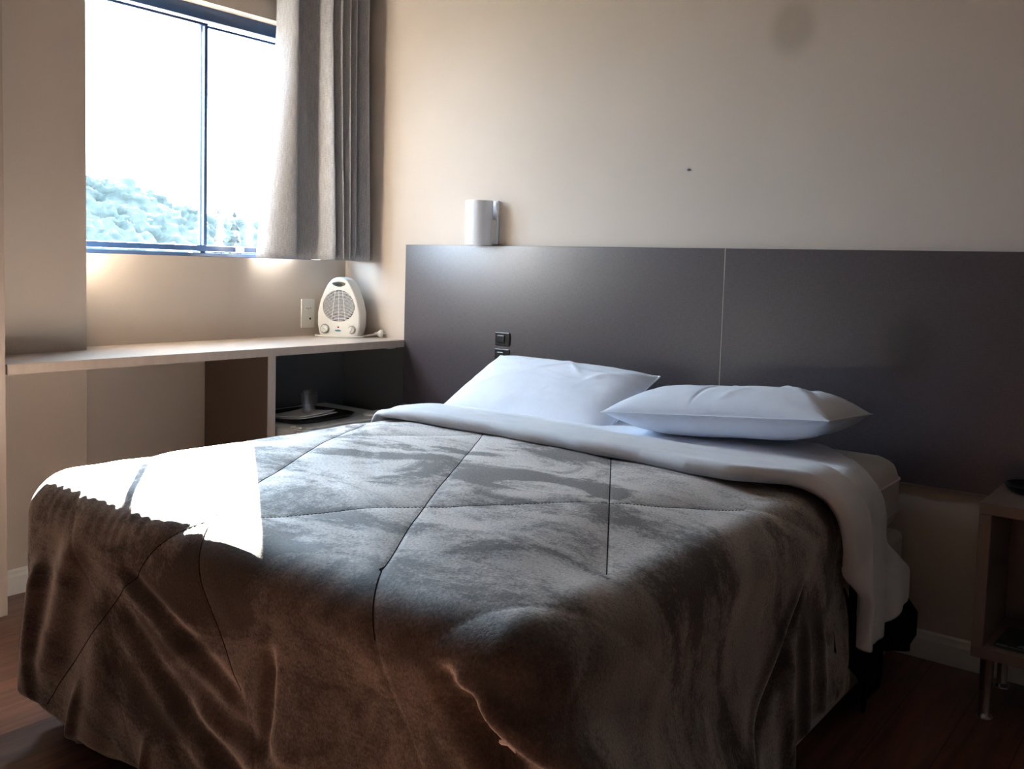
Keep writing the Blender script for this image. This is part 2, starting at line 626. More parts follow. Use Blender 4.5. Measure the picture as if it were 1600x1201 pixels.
# ------------------------------------------------------------------ room shell
XW = -0.30           # face of the window wall
YB = 0.02            # face of the back wall
XR, YF, ZC = 4.3, -4.3, 2.60
bm = bmesh.new(); box(bm, (XW - 0.2, YF - 0.1, -0.08), (XR + 0.1, YB + 0.15, 0))
struct(bmobj('floor', bm, 'floor'), 'reddish brown wood plank floor')
bm = bmesh.new(); box(bm, (XW - 0.2, YF - 0.1, ZC), (XR + 0.1, YB + 0.15, ZC + 0.1))
struct(bmobj('ceiling', bm, 'ceiling'), 'plain ceiling above the room')
bm = bmesh.new(); box(bm, (XW - 0.2, YB, 0), (XR + 0.1, YB + 0.15, ZC))
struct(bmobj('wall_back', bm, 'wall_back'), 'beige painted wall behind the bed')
WY0, WY1, WZ0, WZ1 = -1.19, -0.12, 1.066, 2.0
bm = bmesh.new()
for lo, hi in (((XW - 0.16, YF, 0), (XW, YB, WZ0)), ((XW - 0.16, YF, WZ1), (XW, YB, ZC)),
               ((XW - 0.16, YF, WZ0), (XW, WY0, WZ1)), ((XW - 0.16, WY1, WZ0), (XW, YB, WZ1))):
    box(bm, lo, hi)
bmesh.ops.remove_doubles(bm, verts=bm.verts, dist=1e-5)
struct(bmobj('wall_left', bm, 'wall'), 'beige painted wall with the window')
bm = bmesh.new(); box(bm, (XR, YF, 0), (XR + 0.1, YB, ZC))
struct(bmobj('wall_right', bm, 'wall_far'), 'brown wall beyond the nightstand')
bm = bmesh.new(); box(bm, (XW, YF - 0.1, 0), (XR, YF, ZC))
struct(bmobj('wall_front', bm, 'wall_far'), 'brown wall facing the bed')
CX = -0.19
CY = -1.187
bm = bmesh.new(); box(bm, (XW, -1.5565, 0), (CX, CY, ZC), 0.003)
struct(bmobj('column', bm, 'wall'), 'beige wall column left of the window')

def skirting(name, along, a0, a1, face, sgn, parent=None):
    h, t = 0.078, 0.014
    prof = [(0, 0), (t, 0), (t, h - 0.022), (t * 0.75, h - 0.014), (t * 0.75, h - 0.004), (t * 0.4, h), (0, h)]
    bm = bmesh.new()
    A, B = [], []
    for d, z in prof:
        if along == 'x':
            A.append(bm.verts.new((a0, face + sgn * d, z))); B.append(bm.verts.new((a1, face + sgn * d, z)))
        else:
            A.append(bm.verts.new((face + sgn * d, a0, z))); B.append(bm.verts.new((face + sgn * d, a1, z)))
    n = len(prof)
    for i in range(n):
        bm.faces.new((A[i], A[(i + 1) % n], B[(i + 1) % n], B[i]))
    bm.faces.new(A); bm.faces.new(B)
    return struct(bmobj(name, bm, 'white_trim'), 'white skirting board')
skirting('baseboard_back', 'x', 0.09, XR, YB, -1)
skirting('baseboard_left', 'y', -1.19, -0.68, XW, 1)
skirting('baseboard_column', 'y', -1.56, CY + 0.014, CX, 1)
skirting('baseboard_right', 'y', YF, YB - 0.02, XR, -1)

# ------------------------------------------------------------------ window
win = empty('window_1', (XW - 0.08, -0.655, WZ0))
struct(win, 'dark framed sliding window beside the curtain')
def wbox(name, lo, hi, mat, parent, bev=0.002):
    o = win.location
    return boxobj(name, lo, hi, mat, parent, bev, org=o)
bm = bmesh.new()
o_ = win.location
def wb(lo, hi):
    box(bm, [lo[i] - o_[i] for i in range(3)], [hi[i] - o_[i] for i in range(3)], 0.0015)
xf0, xf1 = XW - 0.12, XW - 0.06
wb((xf0, WY0, WZ1 - 0.05), (xf1, WY1, WZ1))               # head
wb((xf0, WY0, WZ0), (xf1, WY1, WZ0 + 0.014))              # sill track
wb((xf0, WY0, WZ0 + 0.014), (xf1, WY0 + 0.03, WZ1 - 0.05))
wb((xf0, WY1 - 0.03, WZ0 + 0.014), (xf1, WY1, WZ1 - 0.05))
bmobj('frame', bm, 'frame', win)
zb, zt = WZ0 + 0.021, WZ1 - 0.056
for (ya, yb, xo) in ((WY0 + 0.03, -0.618, XW - 0.085), (-0.632, WY1 - 0.03, XW - 0.11)):
    bm = bmesh.new()
    x0, x1 = xo - 0.006, xo + 0.010
    wb((x0, ya, zb), (x1, yb, zb + 0.022))
    wb((x0, ya, zt - 0.010), (x1, yb, zt))
    wb((x0, ya, zb + 0.022), (x1, ya + 0.014, zt - 0.010))
    wb((x0, yb - 0.014, zb + 0.022), (x1, yb, zt - 0.010))
    for yy, w_ in (((ya + 0.004, 0.02), (yb - 0.028, 0.022)) if ya < -0.9 else ((yb - 0.03, 0.02), (yb - 0.09, 0.02))):
        wb((x0 + 0.002, yy, WZ0 + 0.012), (x1 - 0.002, yy + w_, zb + 0.001))      # rollers that carry the sash
    yy = ya + 0.004 if ya < -0.9 else yb - 0.03
    wb((x0 + 0.002, yy, zt - 0.001), (x1 - 0.002, yy + 0.02, WZ1 - 0.049))
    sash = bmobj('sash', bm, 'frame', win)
    wbox('pane', (xo, ya + 0.012, zb + 0.02), (xo + 0.004, yb - 0.012, zt - 0.008), 'glass', sash, 0)
# catch on the lower rail
wbox('latch', (XW - 0.098, -0.475, WZ0 + 0.022), (XW - 0.092, -0.435, WZ0 + 0.043), 'steel', win, 0.002)

# ------------------------------------------------------------------ outside
bm = bmesh.new(); box(bm, (-420, -250, -9.2), (XW - 0.3, 330, -9.0))
struct(bmobj('ground', bm, 'grass'), 'pale grassy ground outside')
# wooded hill: a steep slope that turns its shaded side to the room
nx, ny = 150, 260
ys = np.linspace(20, 110, ny)
dd = np.linspace(0, 1, nx)
DD, Y = np.meshgrid(dd, ys, indexing='ij')
ridge = np.interp(Y, [20, 40, 46.3, 48.5, 51, 54, 56.3, 58.8, 61.3, 66, 72, 80, 110], [14, 11.5, 10.0, 9.9, 9.6, 8.7, 7.9, 7.5, 7.1, 6.9, 6.8, 5.5, 2])
up = np.clip(DD / 0.8, 0, 1)
X = -70 - 22 * up - np.clip((DD - 0.8) / 0.2, 0, 1) * 30
Z = -9 + (ridge + 8.2) * up ** 0.85 - np.clip((DD - 0.8) / 0.2, 0, 1) * 14
crown = 0.9 - np.abs(vnoise((Z - X) / 2.2 + Y * 0.2, Y / 1.7, 3)) * 3.0 - np.abs(vnoise((Z - X) / 1.0, Y / 0.8 + Z * 0.3, 8)) * 1.6
X = X + crown * 0.7
Z = Z + crown * 0.55 + fbm(X / 6, Y / 6, 5) * 0.6
tag(gridmesh('wooded_hill', np.stack([X, Y, Z], -1), 'hill'),
    'wooded hillside with dense tree crowns seen through the left pane', 'hill', kind='stuff')

def conifer(x, y, z0, h, r, label):
    t = empty('conifer_tree', (x, y, z0))
    tag(t, label, 'tree', 'conifers beyond the window')
    bm = bmesh.new()
    tube(bm, [(0, 0, 0), (0, 0, h * 0.6), (0, 0, h * 0.97)], [0.16, 0.1, 0.02], 8)
    bmobj('trunk', bm, 'bark', t, True)
    bm = bmesh.new()
    rnd = random.Random(int(x * 31 + y * 7))
    lev = 15
    for k in range(lev):
        f = k / (lev - 1)
        zc = h * (0.14 + 0.80 * f)
        rad = r * (1 - f) ** 0.75 + 0.12
        ang0 = rnd.random() * 6
        for q in range(11):
            a = ang0 + q * 2 * math.pi / 11 + rnd.uniform(-.2, .2)
            L = rad * rnd.uniform(0.7, 1.15)
            d = Vector((math.cos(a), math.sin(a), 0)); s = Vector((-d.y, d.x, 0))
            p0 = Vector((0, 0, zc + 0.3)); p1 = d * L * 0.55 + Vector((0, 0, zc + 0.1)); p2 = d * L + Vector((0, 0, zc - 0.30 * L))
            w = 0.26 * L + 0.1
            v = [bm.verts.new(p) for p in (p0, p1 + s * w, p2, p1 - s * w, p1 + Vector((0, 0, 0.22)), p1 - Vector((0, 0, 0.16)))]
            for tri in ((0, 1, 4), (1, 2, 4), (2, 3, 4), (3, 0, 4), (1, 0, 5), (2, 1, 5), (3, 2, 5), (0, 3, 5)):
                bm.faces.new([v[i] for i in tri])
    bmobj('crown', bm, 'pine', t)

# ------------------------------------------------------------------ shelf, divider, wardrobe
bm = bmesh.new()
SZ0, SZ1, SX = 0.721, 0.75, 0.085
out = [(XW, YB), (SX, 0.0), (SX, -1.555), (CX, -1.555), (CX, CY), (XW, CY)]
out = [(XW, YB - 0.001), (SX, YB - 0.001), (SX, -1.555), (CX, -1.555), (CX, CY + 0.0005), (XW, CY + 0.0005)]
a = [bm.verts.new((x, y, SZ0)) for x, y in out]
b = [bm.verts.new((x, y, SZ1)) for x, y in out]
n = len(a)
for i in range(n):
    bm.faces.new((a[i], a[(i + 1) % n], b[(i + 1) % n], b[i]))
bm.faces.new(a); bm.faces.new(b)
bmesh.ops.recalc_face_normals(bm, faces=bm.faces)
bmesh.ops.bevel(bm, geom=[e for e in bm.edges if len(e.link_faces) == 2 and abs(e.verts[0].co.x - SX) < 1e-4 and abs(e.verts[1].co.x - SX) < 1e-4],
                offset=0.0015, segments=2, affect='EDGES')
shelf = bmobj('wall_shelf', bm, 'beige')
tag(shelf, 'long beige laminate shelf board under the window holding the white heater', 'shelf')
boxobj('bracket', (0.045, -0.075, SZ0 - 0.006), (0.065, -0.03, SZ0 + 0.0005), 'steel', shelf, 0.001)
dv = empty('shelf_divider', (-0.1, -0.659, 0))
tag(dv, 'upright brown panel with pale front edge supporting the long shelf', 'panel')
boxobj('panel', (XW + 0.0005, -0.675, 0.0), (SX - 0.006, -0.642, SZ0), 'brownpanel', dv, 0.001, org=dv.location)
boxobj('edge_strip', (SX - 0.006, -0.675, 0.0), (SX - 0.002, -0.642, SZ0), 'beige', dv, 0.0008, org=dv.location)['label'] = 'pale grey front edge strip'

ni = empty('niche_lining', (-0.1, -0.3, 0))
tag(ni, 'dark grey lining panels of the niche that holds the minibar fridge', 'panel')
boxobj('back_panel', (XW + 0.0005, -0.641, 0.0), (XW + 0.010, YB - 0.0005, SZ0 - 0.0005), 'niche', ni, 0.0008, org=ni.location)
boxobj('side_panel', (XW + 0.0105, YB - 0.010, 0.0), (SX - 0.008, YB - 0.0005, SZ0 - 0.0005), 'niche', ni, 0.0008, org=ni.location)

wd = empty('wardrobe', (-0.1, -1.95, 0))
tag(wd, 'pale beige wardrobe at the far left end of the shelf', 'wardrobe')
wl = wd.location
boxobj('body', (XW + 0.001, -2.5, 0.045), (0.058, -1.558, 2.2), 'beige', wd, 0.002, org=wl)
for y0, y1 in ((-2.028, -1.558), (-2.5, -2.032)):
    d = boxobj('door', (0.060, y0, 0.038), (0.080, y1, 2.2), 'beige', wd, 0.002, org=wl)
    hy = y0 + 0.05 if y0 > -2.1 else y1 - 0.05
    boxobj('handle', (0.080, hy - 0.006, 1.0), (0.10, hy + 0.006, 1.16), 'chrome', d, 0.003, org=wl)
for (x, y) in ((0.0, -1.62), (0.0, -2.44), (-0.26, -1.7), (-0.26, -2.44)):
    bm = bmesh.new(); lathe(bm, [(0.0, 0), (0.02, 0), (0.018, 0.046), (0, 0.046)], 20, (x - wl.x, y - wl.y, 0))
    bmobj('leg', bm, 'grey', wd)

# ------------------------------------------------------------------ headboard panels
for x0, x1, lab in ((0.082, 1.4785, 'dark brown headboard panel behind the pillows, carrying the black switch and socket'),
                    (1.4815, 2.88, 'dark brown headboard panel on the right, reaching behind the nightstand')):
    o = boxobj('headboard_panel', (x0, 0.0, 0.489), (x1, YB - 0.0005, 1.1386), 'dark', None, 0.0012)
    tag(o, lab, 'headboard', 'headboard panels')
    if x0 > 1:
        boxobj('edge_strip', (x0 - 0.0026, -0.0004, 0.489), (x0 - 0.0001, 0.012, 1.1386), 'beige', o, 0.0)['label'] = 'thin pale edge strip along the joint'
    boxobj('edge_strip', (x0, -0.0006, 0.4868), (x1, 0.012, 0.4889), 'taupe', o, 0.0)['label'] = 'thin pale lower edge strip'

# ------------------------------------------------------------------ bed
BX0, BX1, BY0, BY1 = 0.685, 2.062, -0.03, -1.765
bed = empty('bed_base', ((BX0 + BX1) / 2, -0.9, 0))
tag(bed, 'white fabric covered bed base under the mattress', 'bed base')
bl = bed.location
boxobj('box', (BX0 + 0.005, BY1 + 0.01, 0.035), (BX1 + 0.008, BY0 - 0.0, 0.365), 'base', bed, 0.02, 4, org=bl)
for x in (BX0 + 0.09, BX1 - 0.09):
    for y in (BY0 - 0.1, BY1 + 0.1):
        bm = bmesh.new(); lathe(bm, [(0, 0), (0.025, 0), (0.03, 0.036), (0, 0.036)], 16, (x - bl.x, y - bl.y, 0))
        bmobj('foot', bm, 'blackplastic', bed)
bm = bmesh.new()
ml = Vector(((BX0 + BX1) / 2, -0.9, 0.366))   # mattress rests on the base
bm2 = bmesh.new(); box(bm2, (BX0 - ml.x, BY1 - ml.y, 0.0), (BX1 - ml.x, BY0 - ml.y, 0.206), 0.062, 6)
bm.free()
mat_ = bmobj('mattress', bm2, 'mattress', None, True)
mat_.location = ml
tag(mat_, 'white mattress in a fitted sheet, corner bare beside the right pillow', 'mattress')
bm = bmesh.new()
for zz in (0.06, 0.147):
    c = [(BX0 - 0.0005, BY1 - 0.0005), (BX1 + 0.0005, BY1 - 0.0005), (BX1 + 0.0005, BY0 + 0.0005), (BX0 - 0.0005, BY0 + 0.0005)]
    pts = []
    R = 0.062
    for (x, y), (sx, sy) in zip(c, ((1, 1), (-1, 1), (-1, -1), (1, -1))):
        cx_, cy_ = x + sx * R, y + sy * R
        a0 = math.atan2(-sy, -sx)
        for k in range(7):
            aa = a0 - math.pi / 4 + k / 6 * math.pi / 2
            pts.append((cx_ + R * math.cos(aa) - ml.x, cy_ + R * math.sin(aa) - ml.y, zz))
    pts.append(pts[0])
    tube(bm, pts, 0.0035, 6, cap=False)
bmobj('piping', bm, 'mattress', mat_, True)

# ---- comforter ------------------------------------------------------
R = 0.095
XL, XRT, YFT, ZT = 0.672, 2.098, -1.80, 0.604
xi0, xi1, yi = XL + R, XRT - R, YFT + R
yh = -0.60
def quilt(Sx, T):
    """puff and stitched grooves in cloth coordinates"""
    f1 = Sx * 0.853 - T * 0.522
    f2 = Sx * 0.740 + T * 0.672
    d1 = np.minimum.reduce([np.abs(f1 - k) for k in (-0.16, 0.212, 0.582, 0.93)])
    d2 = np.minimum.reduce([np.abs(f2 - k) for k in (1.40, 2.13, 2.62)])
    puff = 0.0025 * (1 - np.exp(-(d1 / 0.03) ** 2)) * (1 - np.exp(-(d2 / 0.03) ** 2))
    groove = -0.0020 * G(d1, 0.0034) - 0.0020 * G(d2, 0.0034)
    return puff + groove

def wrinkle(Sx, T):
    w = 0.010 * fbm(Sx * 2.1, T * 2.1, 2, 3)
    a = Sx * 0.80 + T * 0.6
    b_ = -Sx * 0.6 + T * 0.8
    w += 0.0035 * fbm(a * 3.0, b_ * 13.0, 4, 2)
    return w

nxg, nyg = 250, 210
gx = np.linspace(xi0, xi1, nxg)
gy = np.linspace(yh, yi, nyg)
GX, GY = np.meshgrid(gx, gy, indexing='ij')
TS, TT = GX, -GY
flat = sstep(-0.70, -0.90, GY)
top = ZT + (quilt(TS, TT) + wrinkle(TS, TT)) * (0.35 + 0.65 * flat)
top -= 0.018 * (1 - sstep(0, .16, GX - xi0) * sstep(0, .20, xi1 - GX) * sstep(0, .20, GY - yi))
VT = np.stack([GX, GY, top], -1)
# perimeter: left side (head->foot), corner, foot, corner, right side (foot->head)
path_b, path_n, path_i, path_q, path_uv = [], [], [], [], []
nc = 40
def gi(i, j):
    return i * nyg + j
q = -(math.pi / 2 * R) - (yh - yi)
for j in range(nyg):
    path_i.append(gi(0, j)); path_b.append((gx[0], gy[j])); path_n.append((-1, 0))
    path_q.append(-(math.pi / 2 * R) - (gy[j] - yi))
for k in range(1, nc):
    th = k / nc * math.pi / 2
    path_i.append(gi(0, nyg - 1)); path_b.append((gx[0], gy[-1])); path_n.append((-math.cos(th), -math.sin(th)))
    path_q.append(-(math.pi / 2 - th) * R)
for i in range(nxg):
    path_i.append(gi(i, nyg - 1)); path_b.append((gx[i], gy[-1])); path_n.append((0, -1)); path_q.append(gx[i] - xi0)
WF = xi1 - xi0
for k in range(1, nc):
    th = k / nc * math.pi / 2
    path_i.append(gi(nxg - 1, nyg - 1)); path_b.append((gx[-1], gy[-1])); path_n.append((math.sin(th), -math.cos(th)))
    path_q.append(WF + th * R)
for j in range(nyg - 1, -1, -1):
    path_i.append(gi(nxg - 1, j)); path_b.append((gx[-1], gy[j])); path_n.append((1, 0))
    path_q.append(WF + math.pi / 2 * R + (gy[j] - yi))
B = np.array(path_b); NN = np.array(path_n); Q = np.array(path_q); IDX = np.array(path_i)
nu = len(Q)
# hem height by perimeter position
hem = np.interp(Q, [-1.3, -0.3, -0.12, 0.05, 0.3, 0.55, 1.2, WF, WF + 0.3, WF + 0.78, WF + 0.93, WF + 1.02, WF + 1.2, WF + 1.4],
                [0.06, 0.10, 0.115, 0.075, 0.07, 0.09, 0.06, 0.06, 0.03, 0.035, 0.085, 0.115, 0.10, 0.10])
hem = hem + 0.008 * vnoise(Q * 9, Q * 0, 6)
arcL = R * math.pi / 2
drop = (ZT - R) - hem
nv1, nv2 = 16, 84
vv = []
rows = []
for k in range(1, nv1 + 1):
    rows.append(('a', k / nv1))
for k in range(1, nv2 + 1):
    rows.append(('d', k / nv2))
RIDGES = [  # q at top of fold, drift per metre, half width, amplitude, v start, v end
    (0.05, -0.22, 0.030, 0.026, 0.20, 0.60), (-0.03, -0.16, 0.020, 0.020, 0.34, 0.62), (0.20, -0.32, 0.045, 0.022, 0.10, 0.44),
    (0.22, -0.18, 0.016, 0.016, 0.42, 0.62), (0.30, -0.10, 0.05, 0.012, 0.30, 0.62), (0.455, 0.0, 0.012, 0.016, 0.46, 0.63),
    (-0.11, -0.05, 0.03, 0.006, 0.25, 0.62), (0.62, 0.25, 0.05, 0.009, 0.3, 0.62), (0.80, -0.02, 0.014, -0.014, 0.17, 0.34),
    (0.84, 0.0, 0.045, 0.012, 0.30, 0.60), (1.0, 0.1, 0.03, -0.010, 0.34, 0.6), (-0.45, 0, 0.06, 0.005, 0.2, 0.62),
    (WF + 0.62, 0.25, 0.05, 0.010, 0.3, 0.62), (WF + 0.88, -0.05, 0.035, 0.016, 0.28, 0.62), (WF + 0.98, 0.03, 0.028, 0.014, 0.26, 0.62),
    (WF + 1.07, 0.06, 0.022, 0.012, 0.3, 0.62), (WF + 0.45, 0.3, 0.06, 0.008, 0.25, 0.6)]
SK = np.empty((nu, len(rows), 3))
SUV = np.empty((nu, len(rows), 2))
for r_, (kind, f) in enumerate(rows):
    if kind == 'a':
        a = f * math.pi / 2
        v = np.full(nu, R * a)
        rad = np.full(nu, R * math.sin(a)); z = np.full(nu, ZT - R * (1 - math.cos(a)))
        nz = math.cos(a); nr = math.sin(a)
    else:
        v = arcL + f * drop
        rad = np.full(nu, R * 1.0); z = ZT - R - f * drop
        nz = 0.0; nr = 1.0
    Sx = B[:, 0] + NN[:, 0] * v
    T = -B[:, 1] - NN[:, 1] * v
    below = v - arcL * 0.6
    D = quilt(Sx, T) * (1 - 0.65 * sstep(0.10, 0.25, v)) + wrinkle(Sx, T)
    # gathers along the left of the foot edge
    D = D + 0.0005 * np.sin(Q * 2 * math.pi / 0.034 + 2.5 * vnoise(Q * 20, Q * 0, 41)) * G(v - 0.10, 0.045) * np.interp(Q, [-.12, -.05, .12, .2, .3, .42, .5], [0, .5, 1, .4, 1, .5, 0])
    # crown bulge carried over from the top
    amp = sstep(0.05, 0.45, v)
    D = D + amp * (0.016 * vnoise(Q * 5.0, v * 1.2, 9) + 0.010 * vnoise(Q * 11.0 + v * 2, v * 3, 12))
    for (q0, dr, w, am, va, vb) in RIDGES:
        qc = q0 + dr * (v - va)
        D = D + am * G(Q - qc, w) * sstep(va, va + 0.10, v) * (1 - sstep(vb, vb + 0.08, v))
    # diagonal dents on the foot side
    for (qa, va, qb, vb, w, am) in ((0.36, 0.17, 0.75, 0.34, 0.018, -0.010), (0.34, 0.26, 0.72, 0.46, 0.022, -0.009), (0.60, 0.33, 1.0, 0.45, 0.02, -0.009),
                                    (0.62, 0.40, 0.95, 0.55, 0.016, -0.007), (WF + 0.98, 0.22, WF + 0.62, 0.52, 0.014, -0.012)):
        L = math.hypot(qb - qa, vb - va)
        ex, ev = (qb - qa) / L, (vb - va) / L
        al = (Q - qa) * ex + (v - va) * ev
        pe = -(Q - qa) * ev + (v - va) * ex
        D = D + am * (G(pe, w) - 0.6 * G(pe - 1.9 * w, w)) * sstep(-0.03, 0.06, al) * (1 - sstep(L - 0.06, L + 0.03, al))
    # surplus cloth at the right foot corner: deep valley beside a flaring fold
    g = np.clip((v - 0.13) / 0.34, 0, 1)
    gs = sstep(0.115, 0.165, v)
    qc = WF - 0.005 + 1.05 * np.clip(v - 0.13, 0, 0.40) + 0.004 * vnoise(v * 26, v * 0, 51)
    d = Q - qc
    am = 0.012 + 0.085 * g ** 0.8
    D = D + gs * am * np.where(d < 0, G(d, 0.013 + 0.012 * g), G(d, 0.05 + 0.22 * g))
    D = D - gs * (0.030 + 0.040 * g) * G(d + 0.050 + 0.04 * g, 0.030 + 0.035 * g)
    D = D + 0.012 * G(Q - (WF - 0.03), 0.02) * G(v - 0.135, 0.014) - 0.010 * G(Q - (WF - 0.06), 0.02) * G(v - 0.13, 0.012)
    hemcurl = sstep(0.92, 1.0, f) if kind == 'd' else 0.0
    D = D - 0.022 * hemcurl ** 2
    D = D + 0.012 * sstep(0.25, 0.6, v) * (1 - hemcurl * 0.5) * sstep(-0.02, 0.3, Q)
    SK[:, r_, 0] = B[:, 0] + NN[:, 0] * (rad + D * nr)
    SK[:, r_, 1] = B[:, 1] + NN[:, 1] * (rad + D * nr)
    SK[:, r_, 2] = z + D * nz - (0.018 if kind == 'a' else 0.018 * (1 - sstep(0, 0.3, f)))
    SUV[:, r_, 0] = Sx
    SUV[:, r_, 1] = T
nr_ = len(rows)
base = nxg * nyg
V = np.concatenate([VT.reshape(-1, 3), SK.reshape(-1, 3)])
UV = np.concatenate([np.stack([TS, TT], -1).reshape(-1, 2), SUV.reshape(-1, 2)])
F = []
for i in range(nxg - 1):
    for j in range(nyg - 1):
        F.append((gi(i, j), gi(i, j + 1), gi(i + 1, j + 1), gi(i + 1, j)))
for k in range(nu - 1):
    a0, a1 = int(IDX[k]), int(IDX[k + 1])
    s0, s1 = base + k * nr_, base + (k + 1) * nr_
    if a0 == a1:
        F.append((a0, s0, s1))
    else:
        F.append((a0, s0, s1, a1))
    for r_ in range(nr_ - 1):
        F.append((s0 + r_, s0 + r_ + 1, s1 + r_ + 1, s1 + r_))
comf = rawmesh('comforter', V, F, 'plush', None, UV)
sol = comf.modifiers.new('thickness', 'SOLIDIFY')
sol.thickness = 0.012
sol.offset = -1
tag(comf, 'dark brown plush comforter quilted in diamonds, spread over the bed to the floor', 'comforter')

# stitched seams: dark thread lines sunk in the pile, over the top and down the foot side
def cloth_at(Sx, T):
    y = -T
    if y >= yi:
        fx = (Sx - xi0) / (xi1 - xi0) * (nxg - 1); fy = (yh - y) / (yh - yi) * (nyg - 1)
        if not (0 <= fx < nxg - 1 and 0 <= fy < nyg - 1):
            return None
        grid = VT
    else:
        v = yi - y
        if v <= arcL:
            fy = max(0.0, v / arcL * nv1 - 1)
        else:
            dcol = float(np.interp(Sx - xi0, Q, drop))
            fy = nv1 - 1 + (v - arcL) / dcol * nv2
        kf = np.interp(Sx - xi0, Q, np.arange(nu))
        fx = kf
        if not (xi0 - 0.03 <= Sx <= xi1 - 0.12 and 0 <= fy < nr_ - 8):
            return None
        grid = SK
    i, j = int(fx), int(fy); a, b_ = fx - i, fy - j
    return (grid[i, j] * (1 - a) + grid[i + 1, j] * a) * (1 - b_) + (grid[i, j + 1] * (1 - a) + grid[i + 1, j + 1] * a) * b_
for (na, nb, k0) in ((0.853, -0.522, 0.212), (0.853, -0.522, 0.582), (0.853, -0.522, 0.93), (0.74, 0.672, 2.13)):
    L2 = na * na + nb * nb
    run, best = [], []
    for w_ in np.linspace(-2.5, 2.5, 1001):
        p = cloth_at(na * k0 / L2 - nb * w_, nb * k0 / L2 + na * w_)
        if p is None:
            if len(run) > len(best): best = run
            run = []
        else:
            run.append(Vector(p))
    if len(run) > len(best): best = run
    if len(best) > 6:
        bm = bmesh.new()
        tube(bm, best, 0.0010, 6)
        bmobj('seam', bm, 'thread', comf, True)

# ---- strips of cloth laid across the bed ------------------------------
def strip_point(s, xl, xr, zt, r):
    """arc length s from the left top edge start; returns x, z, outward normal x/z arrays"""
    Wt = xr - xl - 2 * r
    A = r * math.pi / 2
    x = np.empty_like(s); z = np.empty_like(s); nx_ = np.empty_like(s); nz_ = np.empty_like(s)
    for k, sv in np.ndenumerate(s):
        if sv < -A:
            x[k], z[k], nx_[k], nz_[k] = xl, zt - r - (-A - sv), -1, 0
        elif sv < 0:
            a = -sv / r
            x[k], z[k], nx_[k], nz_[k] = xl + r - r * math.sin(a), zt - r + r * math.cos(a), -math.sin(a), math.cos(a)
        elif sv < Wt:
            x[k], z[k], nx_[k], nz_[k] = xl + r + sv, zt, 0, 1
        elif sv < Wt + A:
            a = (sv - Wt) / r
            x[k], z[k], nx_[k], nz_[k] = xr - r + r * math.sin(a), zt - r + r * math.cos(a), math.sin(a), math.cos(a)
        else:
            x[k], z[k], nx_[k], nz_[k] = xr, zt - r - (sv - Wt - A), 1, 0
    return x, z, nx_, nz_

# folded sheet
xl_, xr_, r_s, zt_s = 0.655, 2.108, 0.085, 0.594
Wt = xr_ - xl_ - 2 * r_s
A_ = r_s * math.pi / 2
ns_, nt_ = 330, 90
t = np.linspace(0, 1, nt_)
P = np.zeros((ns_, nt_, 3)); UVs = np.zeros((ns_, nt_, 2))
frac = np.linspace(0, 1, ns_)
